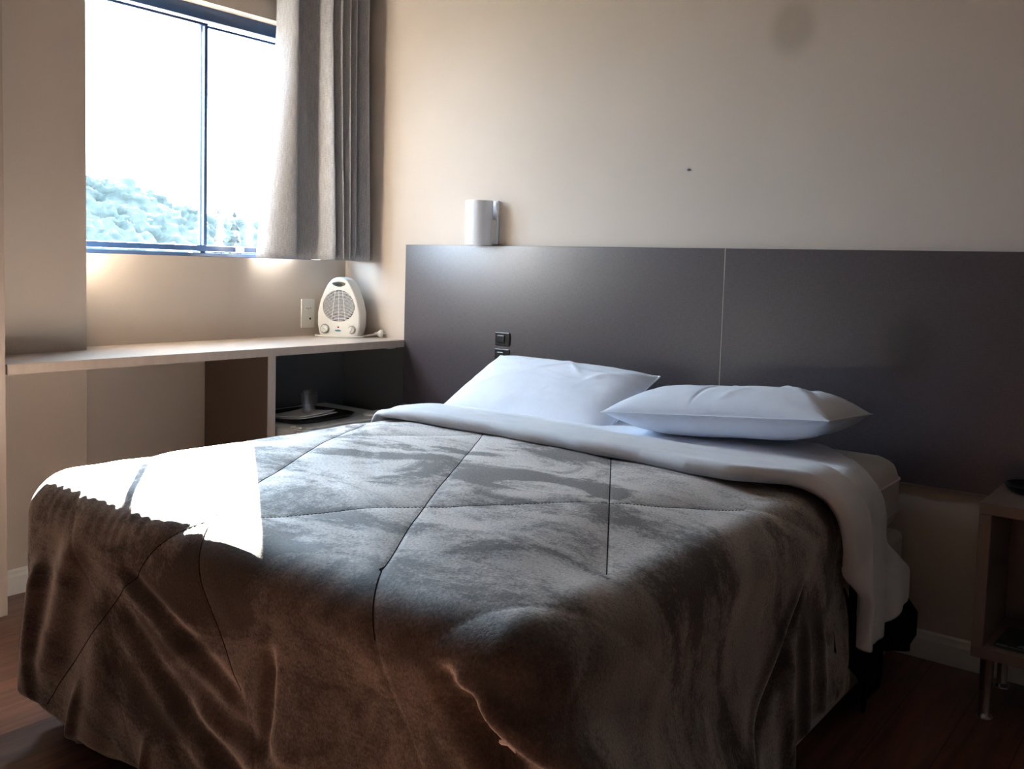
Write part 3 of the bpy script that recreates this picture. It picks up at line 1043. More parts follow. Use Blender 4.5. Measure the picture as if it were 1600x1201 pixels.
# length of the right overhang depends on the place along the bed
yfold_x = np.array([0.655, 0.70, 0.78, 0.88, 1.05, 1.20, 1.34, 1.50, 1.67, 1.80, 1.90, 2.00, 2.06, 2.11])
yfold_v = np.array([-0.70, -0.725, -0.765, -0.785, -0.788, -0.782, -0.795, -0.808, -0.808, -0.83, -0.825, -0.775, -0.75, -0.73])
roll = 0.015
Lunder = 0.10
for jt in range(nt_):
    # stations along the cloth: head -> fold -> roll -> under layer
    tl = t[jt]
    if tl < 0.80:
        ph = tl / 0.80; mode = 0
    elif tl < 0.90:
        ph = (tl - 0.80) / 0.10; mode = 1
    else:
        ph = (tl - 0.90) / 0.10; mode = 2
    yref = -0.20 + (-0.78 + 0.20) * ph if mode == 0 else -0.78
    hemz = np.interp(yref, [-0.80, -0.74, -0.70, -0.62, -0.55, -0.45, -0.40, -0.37, -0.34, -0.30, -0.26, -0.22, -0.2],
                     [0.235, 0.225, 0.215, 0.205, 0.203, 0.205, 0.212, 0.222, 0.232, 0.235, 0.235, 0.24, 0.245])
    if mode == 2:
        hemz = 0.30
    smax = Wt + A_ + (zt_s - r_s - hemz)
    s = -(A_ + 0.09) + frac * (smax + A_ + 0.09)
    x, z, nx_, nz_ = strip_point(s, xl_, xr_, zt_s, r_s)
    hang = np.clip((s - Wt - A_ * 0.5) / 0.3, 0, 1)
    yf = np.interp(x, yfold_x, yfold_v)
    # on the overhang the fold line runs back towards the head as it falls
    yf = yf + 0.11 * sstep(0.0, 1.0, hang) + 0.012 * vnoise(s * 9, s * 0 + 1, 3) * 0.5
    yhd = -0.20 - 0.22 * sstep(Wt - 0.16, Wt + 0.08, s) + 0.05 * sstep(0.1, 0.5, hang) + 0.17 * sstep(0.45, 1.0, hang)
    if mode == 0:
        y = yhd + (yf - yhd) * ph
        off = np.zeros(ns_)
        up = sstep(-0.54, -0.66, y)
        lift = 0.004 + 0.042 * up
    elif mode == 1:
        a = ph * math.pi
        y = yf - roll * math.sin(a)
        lift = 0.046 - roll * (1 - math.cos(a))
        lift = np.full(ns_, lift)
    else:
        y = yf + Lunder * ph * 0.8
        lift = np.full(ns_, 0.046 - 2 * roll)
    wr = 0.006 * fbm(s * 2.2, y * 9, 21, 3) + 0.003 * fbm(s * 5, y * 22, 23, 2)
    wr = wr * (1.0 if mode == 0 else 0.5)
    # folds of the overhang
    fl = hang * (0.011 * np.sin((y + 0.10 * hang) * 30 + 0.6) + 0.006 * np.sin(y * 57 + 1.1) + 0.020 * hang)
    dent = -0.028 * G(y + 0.665 + 0.02 * hang, 0.022) * sstep(0.3, 0.6, hang) * (1 - sstep(0.92, 1.05, hang))
    lift = lift * (0.30 + 0.70 * sstep(-0.10, 0.16, s)) if mode < 2 else lift * sstep(-0.10, 0.16, s)
    D = lift + wr + fl + dent
    P[:, jt, 0] = x + nx_ * D
    P[:, jt, 1] = y
    P[:, jt, 2] = z + nz_ * D
    UVs[:, jt, 0] = s
    UVs[:, jt, 1] = y
sheet = gridmesh('folded_sheet', P, 'sheet', None, UVs)
sol = sheet.modifiers.new('thickness', 'SOLIDIFY'); sol.thickness = 0.003; sol.offset = -1
tag(sheet, 'white cotton sheet folded back over the comforter below the pillows', 'sheet')

# black blanket hanging under the sheet on the right
ns_, nt_ = 130, 110
P = np.zeros((ns_, nt_, 3)); UVs = np.zeros((ns_, nt_, 2))
xr_b, r_b, zt_b = 2.076, 0.06, 0.594
ysb = np.linspace(-0.70, -0.045, nt_)
frac = np.linspace(0, 1, ns_)
for jt, y0 in enumerate(ysb):
    hz = np.interp(y0, [-0.70, -0.60, -0.54, -0.50, -0.45, -0.40, -0.365, -0.34, -0.30, -0.22, -0.13, -0.07, -0.045],
                   [0.24, 0.17, 0.08, 0.030, 0.035, 0.06, 0.11, 0.135, 0.115, 0.095, 0.075, 0.06, 0.085])
    A2 = r_b * math.pi / 2
    smax = 0.30 + A2 + (zt_b - r_b - hz)
    s = frac * smax
    x, z, nx_, nz_ = strip_point(s, xr_b - 0.30 - 2 * r_b, xr_b, zt_b, r_b)
    hang = np.clip((s - 0.30 - A2 * 0.3) / 0.45, 0, 1)
    keep = sstep(-0.34, -0.22, y0)
    lift = 0.004 - 0.004 * 0
    # only the overhanging part reaches up to the head
    y = y0 + 0.0 * hang
    yh_ = np.interp(hang, [0, 0.45, 0.7, 1], [-0.50, -0.44, -0.20, -0.03])
    y = -0.70 + (y0 + 0.70) * (yh_ + 0.70) / 0.68
    fl = hang * (0.014 * np.sin(y0 * 34 + 1.4) + 0.045 * hang - 0.02 * G(y0 + 0.355, 0.03))
    D = lift + fl
    P[:, jt, 0] = x + nx_ * D
    P[:, jt, 1] = y
    P[:, jt, 2] = z + nz_ * D
    UVs[:, jt, 0] = s; UVs[:, jt, 1] = y
bb = gridmesh('blanket', P, 'black', None, UVs)
sol = bb.modifiers.new('thickness', 'SOLIDIFY'); sol.thickness = 0.006; sol.offset = -1
tag(bb, 'black blanket hanging to the floor beneath the white sheet', 'blanket')

# ---- pillows ------------------------------------------------------------
def pillow(label, loc, rot, a, b, ct, cb, seed, crease=None):
    n1, n2 = 120, 90
    u = np.linspace(-1, 1, n1); v = np.linspace(-1, 1, n2)
    U, Vv = np.meshgrid(u, v, indexing='ij')
    px = a * U * (1 - 0.03 * (1 - np.abs(Vv) ** 2.5))
    py = b * Vv * (1 - 0.05 * (1 - np.abs(U) ** 3))
    prof = np.clip((1 - np.abs(U) ** 4.2), 0, 1) ** 0.62 * np.clip((1 - np.abs(Vv) ** 3.0), 0, 1) ** 0.56
    # creases running in from the corners and the seams
    ang = np.arctan2(Vv, U)
    edge = np.maximum(np.abs(U), np.abs(Vv))
    wr = 0.030 * vnoise(ang * 9, edge * 2.0, seed) * sstep(0.35, 0.9, edge) + 0.06 * vnoise(U * 2.2, Vv * 1.8, seed + 3) + 0.045 * (0.5 - 2 * np.abs(vnoise(U * 3.1 + Vv * 1.2, Vv * 2.6 - U * 0.8, seed + 5))) + 0.03 * vnoise(U * 8, Vv * 6, seed + 6) + 0.03 * (0.5 - 2 * np.abs(vnoise(U * 6.5 - Vv * 3, Vv * 5 + U * 2, seed + 9)))
    if crease is not None:
        for (ua, va, ub, vb, w, am) in crease:
            L = math.hypot(ub - ua, vb - va)
            ex, ev = (ub - ua) / L, (vb - va) / L
            al = (U - ua) * ex + (Vv - va) * ev
            pe = -(U - ua) * ev + (Vv - va) * ex
            wr = wr + am * G(pe, w) * sstep(-0.05, 0.1, al) * (1 - sstep(L - 0.1, L + 0.05, al))
    zt_ = ct * (prof * (1 + wr) + 0.0)
    zb_ = -cb * prof * (1 + 0.05 * vnoise(U * 3, Vv * 3, seed + 7))
    def warp(px, py, z):
        return np.stack([px, py, z], -1)
    Pt = warp(px, py, zt_); Pb = warp(px, py, zb_)
    Vall = np.concatenate([Pt.reshape(-1, 3), Pb.reshape(-1, 3)])
    F = []
    o2 = n1 * n2
    for i in range(n1 - 1):
        for j in range(n2 - 1):
            q = (i * n2 + j, (i + 1) * n2 + j, (i + 1) * n2 + j + 1, i * n2 + j + 1)
            F.append(q)
            F.append(tuple(o2 + k for k in reversed(q)))
    me = bpy.data.meshes.new('pillow')
    me.from_pydata(Vall.tolist(), [], F)
    bm = bmesh.new(); bm.from_mesh(me)
    bmesh.ops.remove_doubles(bm, verts=bm.verts, dist=1e-5)
    bm.to_mesh(me); bm.free()
    o = link('pillow', me, 'pillow', None, True)
    o.location = loc
    o.rotation_euler = rot
    tag(o, label, 'pillow', 'pillows on the bed')
    # stitched seam round the edge
    bm = bmesh.new()
    ring = []
    for k in range(n1): ring.append((px[k, 0], py[k, 0], 0))
    for k in range(1, n2): ring.append((px[-1, k], py[-1, k], 0))
    for k in range(n1 - 2, -1, -1): ring.append((px[k, -1], py[k, -1], 0))
    for k in range(n2 - 2, 0, -1): ring.append((px[0, k], py[0, k], 0))
    ring.append(ring[0])
    tube(bm, ring, 0.0028, 6, cap=False)
    bmobj('seam', bm, 'pillow', o, True)
    return o
pillow('plump white pillow on the left, leaning on the headboard under the black socket', (0.995, -0.262, 0.653), (math.radians(27), math.radians(1), math.radians(-1)), 0.330, 0.176, 0.062, 0.048, 3,
       [(-0.2, 0.3, 0.25, 0.75, 0.03, 0.10), (0.5, 0.2, 0.95, 0.85, 0.06, 0.11), (0.45, 0.5, 0.9, 0.6, 0.035, -0.09), (-0.9, -0.7, -0.4, 0.0, 0.06, 0.06), (0.0, 0.9, 0.35, 0.3, 0.04, 0.07)])
pillow('white pillow on the right, lying flat with a crease down its middle', (1.675, -0.305, 0.673), (math.radians(-4), math.radians(-4.6), math.radians(2)), 0.318, 0.195, 0.074, 0.066, 8,
       [(-0.18, -1.0, -0.02, 0.9, 0.016, -0.07), (0.35, 0.5, 0.85, -0.75, 0.06, 0.07), (0.55, 0.6, 0.8, -0.3, 0.04, -0.06), (-0.75, -0.6, -0.35, -0.1, 0.05, 0.05), (0.05, -0.9, 0.25, -0.4, 0.04, 0.05)])

# ------------------------------------------------------------------ curtain
zb_c, zt_c = 1.068, ZC - 0.002
# plan of the cloth (y, x) from the window side to the corner, low and high
low = [(-0.468, -0.272), (-0.462, -0.255), (-0.445, -0.232), (-0.41, -0.208), (-0.37, -0.192), (-0.340, -0.188), (-0.330, -0.205), (-0.330, -0.250), (-0.305, -0.270),
       (-0.270, -0.264), (-0.250, -0.235), (-0.240, -0.200), (-0.228, -0.160), (-0.214, -0.122), (-0.200, -0.112), (-0.192, -0.135), (-0.194, -0.200), (-0.184, -0.215),
       (-0.176, -0.165), (-0.168, -0.108), (-0.160, -0.118), (-0.158, -0.190), (-0.150, -0.195), (-0.145, -0.145), (-0.138, -0.100), (-0.131, -0.115), (-0.129, -0.180),
       (-0.122, -0.180), (-0.117, -0.130), (-0.108, -0.097), (-0.101, -0.115), (-0.098, -0.170), (-0.080, -0.170), (-0.055, -0.125), (-0.038, -0.092), (-0.026, -0.105), (0.002, -0.15), (0.007, -0.25)]
high = [(-0.382, -0.272), (-0.380, -0.255), (-0.376, -0.228), (-0.366, -0.200), (-0.352, -0.184), (-0.342, -0.182), (-0.335, -0.200), (-0.332, -0.230), (-0.318, -0.240),
        (-0.304, -0.220), (-0.296, -0.240), (-0.268, -0.250), (-0.252, -0.205), (-0.242, -0.140), (-0.228, -0.118), (-0.220, -0.140), (-0.218, -0.205), (-0.210, -0.215),
        (-0.202, -0.165), (-0.192, -0.110), (-0.182, -0.120), (-0.180, -0.190), (-0.170, -0.195), (-0.163, -0.145), (-0.154, -0.100), (-0.146, -0.115), (-0.143, -0.180),
        (-0.136, -0.180), (-0.130, -0.130), (-0.122, -0.097), (-0.114, -0.115), (-0.110, -0.170), (-0.095, -0.170), (-0.078, -0.120), (-0.062, -0.092), (-0.05, -0.105), (-0.02, -0.15), (0.007, -0.25)]
def catmull(pts, m):
    p = np.array(pts)
    p = np.vstack([p[0] * 2 - p[1], p, p[-1] * 2 - p[-2]])
    outp = []
    n_ = len(p) - 3
    for k in range(m):
        g_ = k / (m - 1) * n_
        i = min(int(g_), n_ - 1)
        f = g_ - i
        a, b_, c, d = p[i:i + 4]
        outp.append(0.5 * ((2 * b_) + (-a + c) * f + (2 * a - 5 * b_ + 4 * c - d) * f * f + (-a + 3 * b_ - 3 * c + d) * f ** 3))
    return np.array(outp)
mC, kC = 620, 60
Lo, Hi = catmull(low, mC), catmull(high, mC)
zz = np.linspace(0, 1, kC)
P = np.zeros((mC, kC, 3)); UVc = np.zeros((mC, kC, 2))
arc = np.concatenate([[0], np.cumsum(np.hypot(*np.diff(Lo, axis=0).T))])
for k in range(kC):
    f = min(1.0, zz[k] / 0.60)
    f = f * f * (3 - 2 * f) * 0.35 + f * 0.65
    pl = Lo * (1 - f) + Hi * f
    w = 0.004 * vnoise(arc * 14, np.full(mC, zz[k] * 4), 31)
    P[:, k, 0] = np.maximum(pl[:, 1] + w, XW + 0.012)
    P[:, k, 1] = np.minimum(pl[:, 0], YB - 0.012)
    P[:, k, 2] = zb_c + (zt_c - zb_c) * zz[k]
    UVc[:, k, 0] = arc; UVc[:, k, 1] = zz[k] * (zt_c - zb_c)
cur = gridmesh('curtain', P, 'curtain', None, UVc)
cur.data.materials.append(M['lining'])  # added dark inner face that soaks up bounced sunlight
sol = cur.modifiers.new('thickness', 'SOLIDIFY'); sol.thickness = 0.002; sol.offset = -1; sol.material_offset = 1
tag(cur, 'grey woven curtain drawn into pleats at the right of the window', 'curtain')

# ------------------------------------------------------------------ outlet on the wall
ol = empty('power_outlet', (XW, -0.188, 0.843))
tag(ol, 'white rectangular power outlet on the wall left of the heater', 'outlet')
boxobj('plate', (0.0003, -0.035, -0.060), (0.008, 0.035, 0.060), 'plastic2', ol, 0.003, 3)
bm = bmesh.new()
pts = [(0.020 * math.cos(a), 0.012 * math.sin(a)) for a in [i * math.pi / 3 for i in range(6)]]
A = [bm.verts.new((0.0075, y, z + 0.022)) for y, z in pts]; Bv = [bm.verts.new((0.0095, y, z + 0.022)) for y, z in pts]
for i in range(6): bm.faces.new((A[i], A[(i + 1) % 6], Bv[(i + 1) % 6], Bv[i]))
bm.faces.new(Bv)
bmobj('socket', bm, 'plastic2', ol)
for y in (-0.0095, 0.0, 0.0095):
    bm = bmesh.new(); lathe(bm, [(0, 0.0094), (0.0022, 0.0094), (0.0022, 0.0099), (0, 0.0099)], 12, (0, y, 0.022 - (0.003 if y == 0 else 0)), 'x')
    bmobj('pin_hole', bm, 'blackplastic', ol)
bm = bmesh.new(); lathe(bm, [(0, 0.0078), (0.005, 0.0078), (0.005, 0.0084), (0, 0.0084)], 16, (0, 0.010, -0.022), 'x')
bmobj('screw_hole', bm, 'blackplastic', ol)

# ------------------------------------------------------------------ fan heater (front faces +local -y)
hr = empty('fan_heater', (-0.195, -0.085, SZ1), math.radians(26))
tag(hr, 'white egg shaped fan heater with round grille and two knobs on the shelf', 'heater')
H = 0.248
def egg(scale=1.0, n_=64, cz=None):
    """front outline (x,z)"""
    zc = [0.0, 0.012, 0.05, 0.10, 0.15, 0.19, 0.22, 0.238, 0.246, 0.248]
    hw = [0.078, 0.086, 0.0935, 0.0935, 0.082, 0.066, 0.050, 0.034, 0.018, 0.0]
    k = np.linspace(0, 1, n_)
    zs = 0.248 * (1 - (1 - k) ** 1.6)
    w = np.interp(zs, zc, hw)
    # smooth by a quick average
    w2 = w.copy()
    for _ in range(2):
        w2[1:-1] = (w2[:-2] + w2[1:-1] * 2 + w2[2:]) / 4
    w2[-1] = 0
    w2[-2] = max(w2[-2], 0.010)
    return zs, w2
zs, w2 = egg()
right = list(zip(w2, zs)); left = [(-x, z) for x, z in reversed(right[:-1])]
outline = right + left
def inset(poly, d, c=(0, 0.115)):
    return [((x - c[0]) * (1 - d / 0.1) + c[0], (z - c[1]) * (1 - d / 0.13) + c[1]) for x, z in poly]
hole = []                                   # carrying handle opening: flat top, curved lower edge
for k in range(25):
    a = math.pi * (k / 24)
    hole.append((0.030 * math.cos(a), 0.2235 - 0.0155 * math.sin(a)))
for k in range(1, 10):
    f = k / 10
    hole.append((-0.030 + 0.060 * f, 0.2235 + 0.0055 * math.sin(math.pi * f)))
def ringfaces(bm, A, Bv):
    n_ = len(A)
    for i in range(n_):
        bm.faces.new((A[i], A[(i + 1) % n_], Bv[(i + 1) % n_], Bv[i]))
bm = bmesh.new()
def loop(poly, y):
    return [bm.verts.new((x, y, max(z, 0.0))) for x, z in poly]
f0 = loop(inset(outline, 0.006), -0.046)
f1 = loop(inset(outline, 0.0015), -0.043)
f2 = loop(outline, -0.036)
f3 = loop(outline, 0.028)
f4 = loop(inset(outline, 0.010), 0.046)
for A, Bv in ((f0, f1), (f1, f2), (f2, f3), (f3, f4)):
    ringfaces(bm, A, Bv)
# front and back faces with the handle hole and the grille opening
GC, GRX, GRZ = (0.0, 0.1290), 0.0700, 0.0660
gril = [(GC[0] + GRX * math.cos(a) * (1.0 - 0.06 * math.sin(a)), GC[1] + GRZ * math.sin(a)) for a in [2 * math.pi * i / 72 for i in range(72)]]
def faced(outer, holes, y):
    es = []
    hl = []
    for i in range(len(outer)):
        e = bm.edges.get((outer[i], outer[(i + 1) % len(outer)]))
        es.append(e or bm.edges.new((outer[i], outer[(i + 1) % len(outer)])))
    for hpoly in holes:
        vs = [bm.verts.new((x, y, z)) for x, z in hpoly]
        hl.append(vs)
        for i in range(len(vs)):
            es.append(bm.edges.new((vs[i], vs[(i + 1) % len(vs)])))
    bmesh.ops.triangle_fill(bm, use_beauty=True, use_dissolve=False, edges=es)
    return hl
hf = faced(f0, [hole, gril], -0.046)
hb = faced(f4, [hole], 0.046)
n_ = len(hole)
for i in range(n_):
    bm.faces.new((hf[0][i], hf[0][(i + 1) % n_], hb[0][(i + 1) % n_], hb[0][i]))
g2 = [bm.verts.new((v.co.x, -0.034, v.co.z)) for v in hf[1]]
ringfaces(bm, hf[1], g2)
bmobj('body', bm, 'plastic', hr)
bm = bmesh.new()
vs = [bm.verts.new((x, -0.0345, z)) for x, z in inset(gril, -0.0005, GC)]
bm.faces.new(vs)
bmobj('grille_interior', bm, 'void', hr)['label'] = 'dark recess behind the grille slats'
# slats: curved bars, sagging towards the middle
bm = bmesh.new()
for k in range(-12, 13):
    z0 = GC[1] + 0.0060 * k - 0.005
    pts = []
    for i in range(-14, 15):
        x = GRX * 1.02 * i / 14
        z = z0 + 3.2 * x * x
        if ((x - GC[0]) / (GRX * 1.01)) ** 2 + ((z - GC[1]) / (GRZ * 1.01)) ** 2 <= 1:
            pts.append((x, -0.0445, z))
    if len(pts) > 2:
        tube(bm, pts, 0.00155, 6)
for xa in (-0.016, 0.0, 0.016):
    pts = []
    for i in range(9):
        z = GC[1] + GRZ * (1 - 2 * i / 8) * (0.985 if xa == 0 else 0.95)
        pts.append((xa * (1 + 0.9 * i / 8) if xa else 0.0, -0.0455, z))
    tube(bm, pts, 0.0013, 6)
bmobj('grille', bm, 'plastic', hr, True)
for kx, rad in ((-0.059, 0.0165), (0.060, 0.0150)):
    bm = bmesh.new()
    lathe(bm, [(0, -0.0565), (rad * 0.86, -0.0565), (rad * 0.94, -0.055), (rad, -0.0475), (rad, -0.0455)], 36, (kx, 0, 0.032), 'y')
    kn = bmobj('knob', bm, 'plastic', hr, True)
    bm = bmesh.new()
    lathe(bm, [(rad * 1.02, -0.0462), (rad * 1.02, -0.0466), (rad * (1.16 if kx > 0 else 1.22), -0.0466), (rad * (1.16 if kx > 0 else 1.22), -0.0462)], 36, (kx, 0, 0.032), 'y')
    bmobj('dial_ring', bm, 'grey', kn)
    bm = bmesh.new(); box(bm, (-0.0022, -0.0605, -rad * 0.86), (0.0022, -0.0555, rad * 0.86), 0.001)
    bmesh.ops.rotate(bm, verts=bm.verts, cent=(0, 0, 0), matrix=Matrix.Rotation(math.radians(-40 if kx < 0 else 25), 3, 'Y'))
    bmesh.ops.translate(bm, verts=bm.verts, vec=(kx, 0, 0.032))
    bmobj('grip', bm, 'plastic', kn)
for a in (20, 75, 120):
    a = math.radians(a)
    bm = bmesh.new()
    box(bm, (0.060 + 0.0215 * math.cos(a) - 0.0011, -0.0466, 0.032 + 0.0215 * math.sin(a) - 0.0011), (0.060 + 0.0215 * math.cos(a) + 0.0011, -0.0458, 0.032 + 0.0215 * math.sin(a) + 0.0011))
    bmobj('dial_mark', bm, 'grey', hr)
bm = bmesh.new(); lathe(bm, [(0, -0.0495), (0.0025, -0.049), (0.0036, -0.0475), (0.0036, -0.0455)], 20, (0.0, 0, 0.0405), 'y')
bmobj('pilot_light', bm, 'red', hr, True)
bm = bmesh.new()
vs = [bm.verts.new((-0.001 + 0.0145 * math.cos(a), -0.0464, 0.0262 + 0.0042 * math.sin(a))) for a in [2 * math.pi * i / 32 for i in range(32)]]
bm.faces.new(vs)
lg = bmobj('logo', bm, 'blue', hr)
lg['label'] = 'small blue oval maker mark'
bm = bmesh.new()
for i in range(8):
    x = -0.0115 + i * 0.0028
    box(bm, (x, -0.0469, 0.0250), (x + 0.0018, -0.0466, 0.0276 + (0.0012 if i in (0, 4) else 0)))
bmobj('mark_lettering', bm, 'ink', lg)
bm = bmesh.new()
cord = [(-0.075, 0.01, 0.004), (-0.098, -0.012, 0.004), (-0.104, -0.035, 0.004), (-0.090, -0.058, 0.004), (-0.05, -0.068, 0.004), (0.0, -0.071, 0.004), (0.05, -0.068, 0.004),
        (0.088, -0.058, 0.004), (0.104, -0.042, 0.004), (0.100, -0.020, 0.005), (0.085, 0.0, 0.008), (0.075, 0.018, 0.012)]
cc = catmull([c[:2] for c in cord], 60)
tube(bm, [(p[0], p[1], 0.0034 + 0.008 * max(0, (i - 50) / 9)) for i, p in enumerate(cc)], 0.0032, 10)
cc2 = catmull([(0.072, 0.010), (0.094, -0.010), (0.110, -0.012), (0.128, 0.002), (0.142, 0.012)], 30)
tube(bm, [(p[0], p[1], 0.0034 + 0.010 * i / 29) for i, p in enumerate(cc2)], 0.0032, 10)
pc = bmobj('power_cord', bm, 'plastic', hr, True)
bm = bmesh.new()
lathe(bm, [(0, 0), (0.005, 0), (0.006, 0.012), (0.012, 0.020), (0.0165, 0.024), (0.0165, 0.034), (0, 0.034)], 18, (0, 0, 0), 'x')
for yy in (-0.007, 0.007):
    lathe(bm, [(0.0022, 0.034), (0.0022, 0.050), (0, 0.050)], 10, (0, yy, 0), 'x')
bmesh.ops.rotate(bm, verts=bm.verts, cent=(0, 0, 0), matrix=Matrix.Rotation(math.radians(30), 3, 'Z'))
bmesh.ops.translate(bm, verts=bm.verts, vec=(0.138, 0.009, 0.0165))
bmobj('plug', bm, 'plastic', pc)

# ------------------------------------------------------------------ wall sconce
sc_ = empty('wall_sconce', (0.49, YB, 1.222))
tag(sc_, 'white half cylinder wall sconce above the left end of the headboard', 'wall lamp')
bm = bmesh.new()
ro, ri, hh = 0.052, 0.0495, 0.083
cyy = -0.047
prof = [(ri, -hh), (ro, -hh), (ro, hh), (ri, hh), (ri, -hh)]
rings = lathe(bm, prof[:-1] + [prof[0]], 40, (0, cyy, 0), 'z', arc=(math.radians(150), math.radians(392)))
bmobj('shade', bm, 'sconce', sc_, True)
bm = bmesh.new()
box(bm, (-0.046, -0.012, -hh + 0.004), (0.062, -0.0005, 0.085), 0.003)
bmobj('back_plate', bm, 'sconce', sc_)
bm = bmesh.new()
box(bm, (0.047, -0.036, -hh + 0.012), (0.057, -0.011, 0.012), 0.002)
bmobj('side_bracket', bm, 'plastic', sc_)
bm = bmesh.new()
lathe(bm, [(0, -0.07), (0.014, -0.07), (0.016, -0.02), (0.02, 0.0), (0.022, 0.02), (0.015, 0.04), (0, 0.046)], 20, (0, cyy + 0.004, 0), 'z')
bmobj('bulb', bm, 'plastic', sc_, True)
bm = bmesh.new()
box(bm, (-0.012, cyy - 0.006, -0.074), (0.012, -0.010, -0.066), 0.001)
bmobj('lamp_holder', bm, 'blackplastic', sc_)

# ------------------------------------------------------------------ switch and socket on the headboard
def plate(name, z0, z1, lab, cat):
    e = empty(name, (0.599, 0.0, (z0 + z1) / 2))
    tag(e, lab, cat)
    h = (z1 - z0) / 2
    boxobj('plate', (-0.034, -0.006, -h), (0.034, -0.0002, h), 'blackplastic', e, 0.002)
    return e
sw = plate('light_switch', 0.766, 0.815, 'black light switch plate on the headboard above the left pillow', 'switch')
boxobj('rocker', (-0.020, -0.011, -0.013), (0.013, -0.0055, 0.014), 'blackplastic', sw, 0.002)
so = plate('power_socket', 0.706, 0.753, 'black power socket plate on the headboard just below the switch', 'outlet')
bm = bmesh.new(); box(bm, (-0.022, -0.0085, -0.013), (0.010, -0.0055, 0.013), 0.003)
bmobj('socket_insert', bm, 'blackplastic', so)
bm = bmesh.new(); box(bm, (-0.017, -0.0092, -0.0125), (0.005, -0.0083, -0.0095), 0.0004)
bmobj('contact_rim', bm, 'steel', so)
for xx in (-0.014, -0.006, 0.002):
    bm = bmesh.new(); lathe(bm, [(0, -0.0086), (0.0022, -0.0086), (0.0022, -0.0091), (0, -0.0091)], 10, (xx, 0, 0.001), 'y')
    bmobj('pin_hole', bm, 'void', so)
bm = bmesh.new(); lathe(bm, [(0, -0.004), (0.0035, -0.004), (0.0035, 0.0), (0, 0.0)], 14, (0, 0, 0), 'y')
nl = bmobj('nail', bm, 'grey'); nl.location = (1.33, YB, 1.391)
tag(nl, 'tiny dark nail in the beige wall above the headboard', 'nail')

# ------------------------------------------------------------------ minibar fridge with its things
fr = empty('minibar_fridge', (-0.05, -0.32, 0))
tag(fr, 'small white minibar fridge under the shelf beside the bed', 'fridge')
fl = fr.location
FZ = 0.462
boxobj('cabinet', (-0.28, -0.615, 0.03), (0.155, -0.10, FZ), 'fridge', fr, 0.006, 3, org=fl)
d = boxobj('door', (0.162, -0.615, 0.05), (0.212, -0.10, FZ - 0.004), 'fridge', fr, 0.008, 3, org=fl)
boxobj('gasket', (0.154, -0.608, 0.055), (0.163, -0.107, FZ - 0.012), 'grey', d, 0.001, org=fl)
bm = bmesh.new()
for x in (0.125, 0.155):
    lathe(bm, [(0.0, 0), (0.011, 0), (0.011, 0.008), (0.006, 0.011), (0, 0.011)], 14, (x - fl.x, -0.595 - fl.y, FZ - 0.001))
box(bm, (0.11 - fl.x, -0.612 - fl.y, FZ - 0.002), (0.20 - fl.x, -0.578 - fl.y, FZ + 0.004), 0.001)
bmobj('hinge', bm, 'plastic2', fr)
for x in (-0.24, 0.11):
    for y in (-0.57, -0.15):
        bm = bmesh.new(); lathe(bm, [(0, 0), (0.018, 0), (0.018, 0.032), (0, 0.032)], 14, (x - fl.x, y - fl.y, 0))
        bmobj('foot', bm, 'blackplastic', fr)

def superell(a, b, p, n_):
    o = []
    for k in range(n_):
        t_ = 2 * math.pi * k / n_
        c, s_ = math.cos(t_), math.sin(t_)
        o.append((a * math.copysign(abs(c) ** (2 / p), c), b * math.copysign(abs(s_) ** (2 / p), s_)))
    return o
tr = empty('serving_tray', (-0.040, -0.405, FZ), math.radians(4))
tag(tr, 'black rounded serving tray on top of the minibar fridge', 'tray')
bm = bmesh.new()
L = []
for (sa, sb, z) in ((0.125, 0.150, 0.0), (0.138, 0.163, 0.014), (0.141, 0.166, 0.014), (0.128, 0.153, 0.003)):
    L.append([bm.verts.new((x, y, z + 0.0005)) for x, y in superell(sa, sb, 5, 64)])
for A, Bv in zip(L, L[1:]):
    ringfaces(bm, A, Bv)
bm.faces.new(L[0]); bm.faces.new(L[-1])
bmobj('tray_body', bm, 'blackplastic', tr)
pp = empty('paper_folder', (-0.035, -0.430, FZ + 0.0045), math.radians(8))
tag(pp, 'white paper folder lying open on the black tray under the cup', 'papers')
for k, (dz, ang, sx) in enumerate(((0.0, 0, 0.090), (0.006, 4, 0.080))):
    nxx = 20
    X = np.linspace(-sx, sx, nxx); Y = np.linspace(-0.105, 0.105, nxx)
    XX, YY = np.meshgrid(X, Y, indexing='ij')
    ZZ = dz + 0.010 * (XX / sx * 0.5 + 0.5) ** 2 + 0.004 * (YY / 0.13) ** 2
    ca, sa = math.cos(math.radians(ang)), math.sin(math.radians(ang))
    o = gridmesh('sheet_of_paper', np.stack([XX * ca - YY * sa, XX * sa + YY * ca, ZZ], -1), 'paper', pp)
    s2 = o.modifiers.new('thickness', 'SOLIDIFY'); s2.thickness = 0.0025; s2.offset = 1
def cup(loc, label, r=0.030, h=0.075):
    bm = bmesh.new()
    lathe(bm, [(0, 0.001), (r * 0.74, 0.001), (r * 0.76, 0.004), (r * 0.97, h - 0.004), (r * 1.03, h), (r * 0.95, h), (r * 0.90, h - 0.006), (r * 0.71, 0.006), (0, 0.006)], 40)
    o = bmobj('drinking_cup', bm, 'cup', None, True)
    o.location = loc
    tag(o, label, 'cup', 'clear cups on the tray')
    return o
cup((-0.030, -0.400, FZ + 0.016), 'clear cup on the tray, in front of the other')
cup((-0.068, -0.358, FZ + 0.016), 'clear cup on the tray, half hidden behind the other', 0.031, 0.078)
bm = bmesh.new(); box(bm, (-0.035, -0.05, 0.0006), (0.035, 0.05, 0.011), 0.003)
nb = bmobj('napkin_packet', bm, 'paper'); nb.location = (0.105, -0.165, FZ); nb.rotation_euler = (0, 0, math.radians(15))
tag(nb, 'flat white packet on the fridge to the right of the tray', 'packet')

